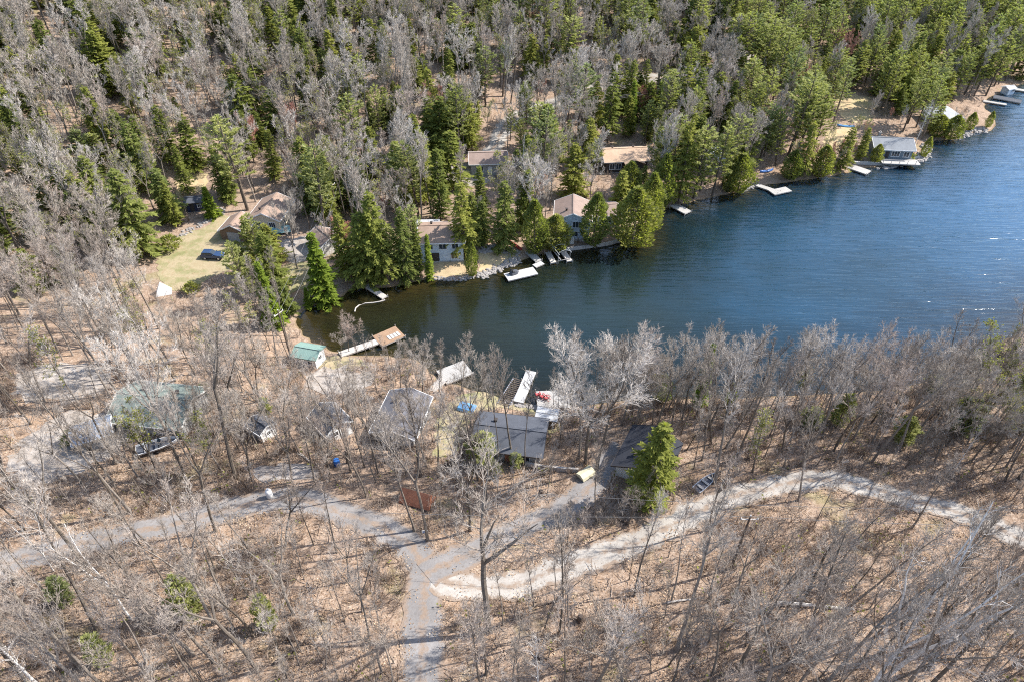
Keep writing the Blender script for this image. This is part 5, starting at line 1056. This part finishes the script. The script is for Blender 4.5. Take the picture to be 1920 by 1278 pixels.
RAD = {'oak': 3.4, 'faroak': 3.2, 'shoreoak': 3.0, 'farmaple': 2.5, 'maple': 2.5, 'pole': 1.5, 'birch': 2.2, 'red': 2.6, 'bud': 2.3, 'hemlock': 2.4, 'pine': 2.9, 'spire': 1.2, 'cedar': 2.4, 'youngpine': 2.0, 'spruce': 2.2, 'sapling': .7, 'bush': 1.2}
CWID = {'oak': 5, 'faroak': 4.6, 'shoreoak': 4, 'farmaple': 3.4, 'maple': 3.4, 'pole': 1.9, 'birch': 3, 'red': 3, 'bud': 3, 'hemlock': 2.5, 'pine': 3.4, 'spire': .9, 'cedar': 2.5, 'youngpine': 2, 'sapling': 1, 'spruce': 2.2, 'bush': 1.3}
SCAT = []
def scatter():
    area_x, area_y = (-250, 330), (14, 430); A = (area_x[1] - area_x[0]) * (area_y[1] - area_y[0]) / 100
    n = int(A * 9)
    for _ in range(n):
        x, y = R.uniform(*area_x), R.uniform(*area_y); z = TH(x, y); p = project(x, y, z); pt = project(x, y, z + 20)
        if not p or not pt: continue
        if p[0] < -90 or p[0] > 2010 or pt[1] > 1330 or p[1] < -260: continue
        if pt[1] > 1278 and p[1] > 1278: continue
        if p[1] < -120 and pt[1] < -160: continue
        kinds, dens = mix_at(p[0], p[1], x, y)
        if R.random() > dens / 9: continue
        ks = list(kinds); k = R.choices(ks, [kinds[q] for q in ks])[0]; r = RAD[k]
        if not free(x, y, r * (.62 if p[1] < 600 else .58)): continue
        if blocked(x, y): continue
        v = R.randrange(len(LIB[k])); mh = LIB[k][v][2]; s = R.uniform(.72, 1.12) * (.9 if p[1] > 900 else 1.0)
        if p[1] > 610 and p[1] < 780 and p[0] > 600: s *= .78
        if k == 'hemlock': s = R.uniform(.5, 1.05)
        if k == 'pine': s = R.uniform(.65, 1.1)
        for q in (1, .82, .66, .5):
            if not hides(x, y, mh * s * q, CWID[k] * s * q): s *= q; break
        else: continue
        GRID.setdefault((int(x // 4), int(y // 4)), []).append((x, y, r)); SCAT.append((k, x, y, v, s, p, mh * s / p[2]))
scatter()
# rows of leafless trees standing along the near shore and round the cottages
def belt(n, x0, x1, b0, b1, t0, t1, kinds, sep):
    for _ in range(n):
        px = R.uniform(x0, x1); q = P(px, R.uniform(b0, b1)); k = R.choice(kinds)
        if SDF(q.x, q.y) < .8 or blocked(q.x, q.y, .3) or not free(q.x, q.y, sep): continue
        p = project(q.x, q.y, q.z); d = ray(p[0], R.uniform(t0, t1)); h = CAM_H + d[2] * q.y / d[1] - q.z; v = R.randrange(len(LIB[k])); s = h / LIB[k][v][2]
        if s < .3 or s > 1.35: continue
        if b1 >= 885 and hides(q.x, q.y, h, CWID[k] * .7): continue
        if b1 < 885 and any(c[0] < p[0] < c[2] and c[1] < t1 < c[3] and R.random() < c[4] * .5 for c in KEEP): continue
        GRID.setdefault((int(q.x // 4), int(q.y // 4)), []).append((q.x, q.y, sep)); SCAT.append((k, q.x, q.y, v, s, p, h / p[2]))
belt(900, 1120, 1760, 742, 800, 608, 665, ('shoreoak', 'shoreoak', 'maple'), 2.2)
belt(700, 1070, 1760, 738, 768, 655, 705, ('maple', 'pole', 'bud', 'maple', 'sapling'), 1.7)
belt(500, 1740, 1960, 640, 880, 590, 800, ('bud', 'bud', 'youngpine', 'maple', 'shoreoak'), 2.2)
belt(500, 460, 900, 835, 905, 700, 790, ('maple', 'shoreoak', 'maple', 'pole'), 1.8)
belt(400, 170, 430, 835, 905, 715, 790, ('maple', 'shoreoak', 'maple', 'oak'), 2.0)
belt(900, -40, 1960, 900, 1330, 860, 1180, ('pole', 'pole', 'maple'), 1.5)
belt(500, 1480, 1960, 300, 330, 255, 285, ('red', 'bud'), 2.0)
belt(160, 1380, 1800, 225, 330, 190, 290, ('bud', 'farmaple', 'red', 'hemlock'), 2.4)
belt(260, 1150, 1920, 790, 885, 660, 760, ('maple', 'pole', 'maple', 'shoreoak'), 2.6)
belt(160, 1740, 1925, 650, 760, 600, 680, ('maple', 'bud', 'shoreoak', 'pole'), 3.0)
belt(700, 600, 960, 668, 745, 622, 690, ('shoreoak', 'maple', 'maple', 'maple', 'pole'), 1.9)
belt(700, 560, 960, 760, 905, 640, 770, ('maple', 'pole', 'maple', 'shoreoak'), 2.1)
belt(900, -20, 560, 640, 905, 560, 780, ('maple', 'oak', 'shoreoak', 'pole', 'bud', 'maple'), 2.3)
belt(520, -40, 1960, 900, 1330, 830, 1150, ('maple', 'pole', 'pole', 'oak'), 2.2)
# undergrowth saplings near the camera
for _ in range(6500):
    x, y = R.uniform(-95, 110), R.uniform(24, 92); z = TH(x, y); p = project(x, y, z)
    if not p or p[1] > 1330 or p[1] < 700 or p[0] < -30 or p[0] > 1950: continue
    if p[0] < 600 and p[1] < 640: continue
    if blocked(x, y, .2) or not free(x, y, .7): continue
    v = R.randrange(4); s = R.uniform(.6, 1.25)
    if hides(x, y, LIB['sapling'][v][2] * s, .8): continue
    if R.random() > .5: continue
    GRID.setdefault((int(x // 4), int(y // 4)), []).append((x, y, .6)); SCAT.append(('sapling', x, y, v, s, p, LIB['sapling'][v][2] * s / p[2]))
LM = [(290,752,'the green roofed cottage'),(172,803,'the blue roofed shed'),(300,842,'the white motor boat'),(487,795,'the tiny white shed'),(617,785,'the white garden shed'),(577,660,'the mint roofed shed'),(756,780,'the pale roofed cottage'),(957,820,'the slate roofed cottage'),
 (1026,780,'the red chair deck'),(1211,850,'the black cabin'),(435,420,'the brown garage'),(505,390,'the cream gable house'),(607,445,'the mauve roofed garage'),(828,440,'the two window house'),(1085,400,'the pale blue house'),(1170,290,'the tan roofed house'),(915,297,'the rosy roofed house'),
 (1672,270,'the slate blue cabin'),(1770,210,'the pyramid roofed cottage'),(1338,290,'the white roofed cabin'),(364,375,'the navy shed'),(1893,170,'the distant docks'),(1370,1065,'the leaning utility pole'),(634,400,'the tall utility pole'),(790,1060,'the driveway junction'),(1530,905,'the gravel road bend'),
 (1840,980,'the gravel road end'),(1527,1137,'the long pale log'),(1640,1250,'the white birches'),(790,1230,'the lower driveway'),(917,1183,'the dark junction oak'),(1060,1190,'the curved slim tree'),(507,935,'the propane tank'),(783,945,'the rusty trailer'),(1322,910,'the rowing boat'),(60,720,'the stony yard'),(100,840,'the gravel yard'),
 (150,1250,'the lower left corner'),(370,972,'the left driveway'),(100,1030,'the far left driveway'),(307,550,'the white tent'),(265,470,'the great leaning hemlock'),(60,290,'the far left hemlock'),(1045,165,'the silvery round tree'),(565,120,'the upper left silvery tree'),(950,235,'the forest road bend'),(1128,220,'the white birch cluster'),
 (878,330,'the pale parking lot'),(1590,255,'the sandy clearing'),(1600,200,'the golden clearing'),(1488,115,'the red budding maple'),(690,295,'the pinkish maple'),(480,240,'the rosy hillside maple'),(535,300,'the little reddish maple'),(1355,160,'the slanting birch'),(358,342,'the leafy clearing'),(1450,745,'the open lake shore'),(1690,735,'the right lake shore'),
 (1850,690,'the near right point'),(700,545,'the plank dock'),(1098,868,'the huge bare tree'),(800,20,'the top centre edge'),(40,20,'the top left corner'),(330,90,'the pale trunks at upper left'),(1900,20,'the top right corner'),(1690,70,'the dense pines near the top right'),(1400,60,'the pines right of the top centre'),(1250,60,'the upper middle forest'),(560,1080,'the yellow marker stake'),(1250,1110,'the thin fallen log'),(250,600,"the bay's grey wood")]
def place_words(k, p, hrel):
    px, py = p[0], p[1]; d, lx, ly, nm = min((math.hypot(px - l[0], (py - l[1]) * 1.2), *l) for l in LM); dx, dy = px - lx, py - ly
    if abs(dx) > abs(dy) * 1.1: w = ('left of ' if dx < 0 else 'right of ')
    else: w = ('behind ' if dy < 0 else 'in front of ')
    far = 'close ' if d < 55 else 'well ' if d > 130 else ''
    return far + w + nm, d
SCAT.sort(key=lambda q: -q[6])
LIMIT = {'oak': 50, 'maple': 130, 'shoreoak': 60, 'faroak': 10, 'farmaple': 30, 'pole': 290, 'sapling': 295, 'bud': 280, 'hemlock': 290, 'pine': 290, 'birch': 200, 'red': 200}
cnt = {}; rest = []; LABEL = {}
for k, x, y, v, s, p, sz in SCAT:
    cnt[k] = cnt.get(k, 0) + 1
    if cnt[k] > LIMIT.get(k, 200): rest.append((k, x, y, v, s)); continue
    hr = LIB[k][v][2] * s / max(q[2] for q in LIB[k]); w, d = place_words(k, p, hr); size = 'small ' if hr < .62 else 'large ' if hr > .95 else ''
    o = plant(k, x, y, LIB[k][v][2] * s, R.uniform(.85, 1.3) if k in ('hemlock', 'pine') else R.uniform(.88, 1.12), None, None, v); LABEL.setdefault((k, size + DESC[k] + ' ' + w), []).append((d, hr, o))
for (k, l), its in LABEL.items():
    its.sort(key=lambda q: q[0]); g = CATS.get(k, NAMES[k].replace('_', ' ')) + 's ' + l.split(DESC[k] + ' ')[1]
    for i, (d, hr, o) in enumerate(its):
        n = len(its); hs = [q[1] for q in its]; t = l if n == 1 else 'tallest ' + l if n > 3 and hr == max(hs) and hs.count(hr) == 1 else 'shortest ' + l if n > 3 and hr == min(hs) and hs.count(hr) == 1 else ('nearest ' if i == 0 else 'farthest ' if i == n - 1 else 'second nearest ' if i == 1 else 'second farthest ' if i == n - 2 else 'third nearest ' if i == 2 else 'third farthest ' if i == n - 3 else 'fourth nearest ' if i == 3 else 'middle ') + l
        o['label'] = t; o['group'] = g

# the same wood goes on past the edges of the photograph
Q = random.Random(99)
for _ in range(9000):
    x, y = Q.uniform(-340, 420), Q.uniform(-25, 400); z = TH(x, y); p = project(x, y, z); pt = project(x, y, z + 22)
    if p and pt and -100 < p[0] < 2020 and pt[1] < 1345: continue
    if y < 12 and abs(x) < 14: continue
    if not free(x, y, 2.6 if y < 97 else 1.9) or blocked(x, y): continue
    k = Q.choice(('maple', 'oak', 'pole', 'maple') if y < 100 else ('farmaple', 'faroak', 'hemlock', 'bud') if x < 60 else ('pine', 'pine', 'hemlock', 'farmaple'))
    GRID.setdefault((int(x // 4), int(y // 4)), []).append((x, y, 2.2)); rest.append((k, x, y, Q.randrange(len(LIB[k])), Q.uniform(.7, 1.05)))

# ------------------------------------------------------------------ masses nobody could count
def instancer(name, items, meshes, mats_dummy, label, cat):
    """one stuff object: geometry nodes put a mesh on every point; items = (x, y, z, rz, sxy, sz, index)"""
    src = bpy.data.collections.new(name + '_source')
    for i, me in enumerate(meshes):
        o = bpy.data.objects.new('%s_source_%02d' % (name, i), me); src.objects.link(o)
    me = bpy.data.meshes.new(name); me.vertices.add(len(items)); me.vertices.foreach_set('co', np.array([q[:3] for q in items], np.float32).ravel())
    a = me.attributes.new('idx', 'INT', 'POINT'); a.data.foreach_set('value', np.array([q[6] for q in items], np.int32))
    a = me.attributes.new('rot', 'FLOAT_VECTOR', 'POINT'); a.data.foreach_set('vector', np.array([q[3] for q in items], np.float32).ravel())
    a = me.attributes.new('scl', 'FLOAT_VECTOR', 'POINT'); a.data.foreach_set('vector', np.array([(q[4], q[4], q[5]) for q in items], np.float32).ravel())
    o = add_obj(name, me); ng = bpy.data.node_groups.new(name, 'GeometryNodeTree'); ng.interface.new_socket('Geometry', in_out='INPUT', socket_type='NodeSocketGeometry'); ng.interface.new_socket('Geometry', in_out='OUTPUT', socket_type='NodeSocketGeometry')
    N, L = ng.nodes, ng.links; gi = N.new('NodeGroupInput'); go = N.new('NodeGroupOutput'); ip = N.new('GeometryNodeInstanceOnPoints'); ci = N.new('GeometryNodeCollectionInfo')
    ci.inputs[0].default_value = src; ci.inputs['Separate Children'].default_value = True; ci.inputs['Reset Children'].default_value = True
    def attr(n, ty):
        q = N.new('GeometryNodeInputNamedAttribute'); q.data_type = ty; q.inputs[0].default_value = n; return q.outputs[0]
    L.new(gi.outputs[0], ip.inputs['Points']); L.new(ci.outputs[0], ip.inputs['Instance']); ip.inputs['Pick Instance'].default_value = True; L.new(attr('idx', 'INT'), ip.inputs['Instance Index'])
    er = N.new('FunctionNodeEulerToRotation'); L.new(attr('rot', 'FLOAT_VECTOR'), er.inputs[0]); L.new(er.outputs[0], ip.inputs['Rotation']); L.new(attr('scl', 'FLOAT_VECTOR'), ip.inputs['Scale']); L.new(ip.outputs[0], go.inputs[0])
    m = o.modifiers.new('scatter', 'NODES'); m.node_group = ng; return tag(o, label, cat, None, 'stuff')
def joined(k, v):
    tm, cm, mh = LIB[k][v]; me = bpy.data.meshes.new('wood'); vs = []; fs = []; mi = []; mats = []
    for src in (tm, cm):
        n = len(vs); base = len(mats); mats += list(src.materials); vs += [tuple(q.co) for q in src.vertices]; fs += [tuple(n + i for i in f.vertices) for f in src.polygons]; mi += [base + f.material_index for f in src.polygons]
    me.from_pydata(vs, [], fs); [me.materials.append(q) for q in mats]; me.polygons.foreach_set('material_index', mi); me.update(); return me
for name, kinds, label, cat in (('distant_bare_wood', ('oak', 'maple', 'faroak', 'farmaple', 'shoreoak', 'pole', 'birch', 'bud', 'red', 'sapling'), 'leafless grey wood covering the far hillside', 'woodland'), ('distant_evergreen_wood', ('hemlock', 'pine', 'cedar', 'youngpine', 'spire'), 'dark evergreen wood covering the far hillside', 'woodland')):
    it = [q for q in rest if q[0] in kinds]
    if not it: continue
    vs = sorted({(q[0], q[3]) for q in it}); ix = {q: i for i, q in enumerate(vs)}
    instancer(name, [(x, y, TH(x, y) - .05, (R.gauss(0, .05), R.gauss(0, .05), R.uniform(0, 6.28)), s * R.uniform(.9, 1.1), s, ix[(k, v)]) for k, x, y, v, s in it], [joined(*q) for q in vs], None, label, cat)
def brush_items(n, xr, yr, cond, s0, s1, nv, edge=-.15):
    out = []
    for _ in range(n):
        x, y = R.uniform(*xr), R.uniform(*yr); z = TH(x, y); p = project(x, y, z)
        if not p or p[0] < -60 or p[0] > 1980 or p[1] > 1340 or p[1] < -40 or not cond(p, x, y): continue
        if SDF(x, y) < .6 or (((RD[:, 0] - x) ** 2 + (RD[:, 1] - y) ** 2) < (RD[:, 2] - edge) ** 2).any() or (((FT[:, 0] - x) ** 2 + (FT[:, 1] - y) ** 2) < (FT[:, 2] * .8) ** 2).any(): continue
        if any(c.min(0)[0] < x < c.max(0)[0] and c.min(0)[1] < y < c.max(0)[1] and poly_sd([(x, y)], c)[0] < 0 for c in CLEAR): continue
        s = R.uniform(s0, s1); out.append((x, y, z, (R.gauss(0, .1), R.gauss(0, .1), R.uniform(0, 6.28)), s, s * R.uniform(.8, 1.2), R.randrange(nv)))
    return out
BR = [make_brush(500 + i, 1.6, 7).mesh('brush', [M['brush'], M['bud']]) for i in range(4)] + [make_brush(510 + i, 1.4, 7, .03).mesh('brush', [M['brush'], M['bud']]) for i in range(2)]
def clump(p, x, y): return lat_noise(np.float64(x), np.float64(y), 7, 31) + .5 > R.uniform(.25, .75)
instancer('near_brush', brush_items(24000, (-95, 110), (24, 97), lambda p, x, y: p[1] > 640 and clump(p, x, y), .5, 1.5, 6, .25), BR, None, 'low leafless brush growing through the leaf litter', 'brush')
instancer('far_brush', brush_items(9000, (-240, 200), (90, 330), lambda p, x, y: p[1] < 640 and clump(p, x, y), .9, 2.2, 6), BR, None, 'leafless undergrowth on the far hillside', 'brush')
# dead sticks and curled leaf heaps lying on the near slope
sb = []
for i in range(3):
    q = MB(); rg = random.Random(600 + i)
    for j in range(3):
        a = Vector((rg.uniform(-.6, .6), rg.uniform(-.6, .6), .05)); d = rg.uniform(0, 6.3); b = path(a, Vector((math.cos(d), math.sin(d), .06)), rg.uniform(.8, 2.2), 3, .2, 0, rg); q.tube(b, [.04, .035, .028, .012], 4)
    sb.append(q.mesh('stick', M['brush']))
instancer('dead_sticks', brush_items(5500, (-90, 105), (24, 92), lambda p, x, y: p[1] > 700, .5, 1.4, 3), sb, None, 'dead sticks lying in the leaf litter', 'sticks')
lm = []
for i in range(3):
    q = MB(); rg = random.Random(620 + i)
    for j in range(26):
        a = rg.uniform(0, 6.3); p = Vector((rg.gauss(0, .5), rg.gauss(0, .5), rg.uniform(.02, .12))); leafq(q, p, Vector((math.cos(a), math.sin(a), rg.uniform(-.2, .6))).normalized(), rg.uniform(.10, .19), rg.uniform(.04, .07), rg, 0, .3)
    lm.append(q.mesh('leaf', M['leaf']))
instancer('fallen_leaves', brush_items(8000, (-90, 105), (24, 92), lambda p, x, y: p[1] > 680, .7, 1.5, 3, .9), lm, None, 'orange brown fallen leaves on the near slope', 'leaves')
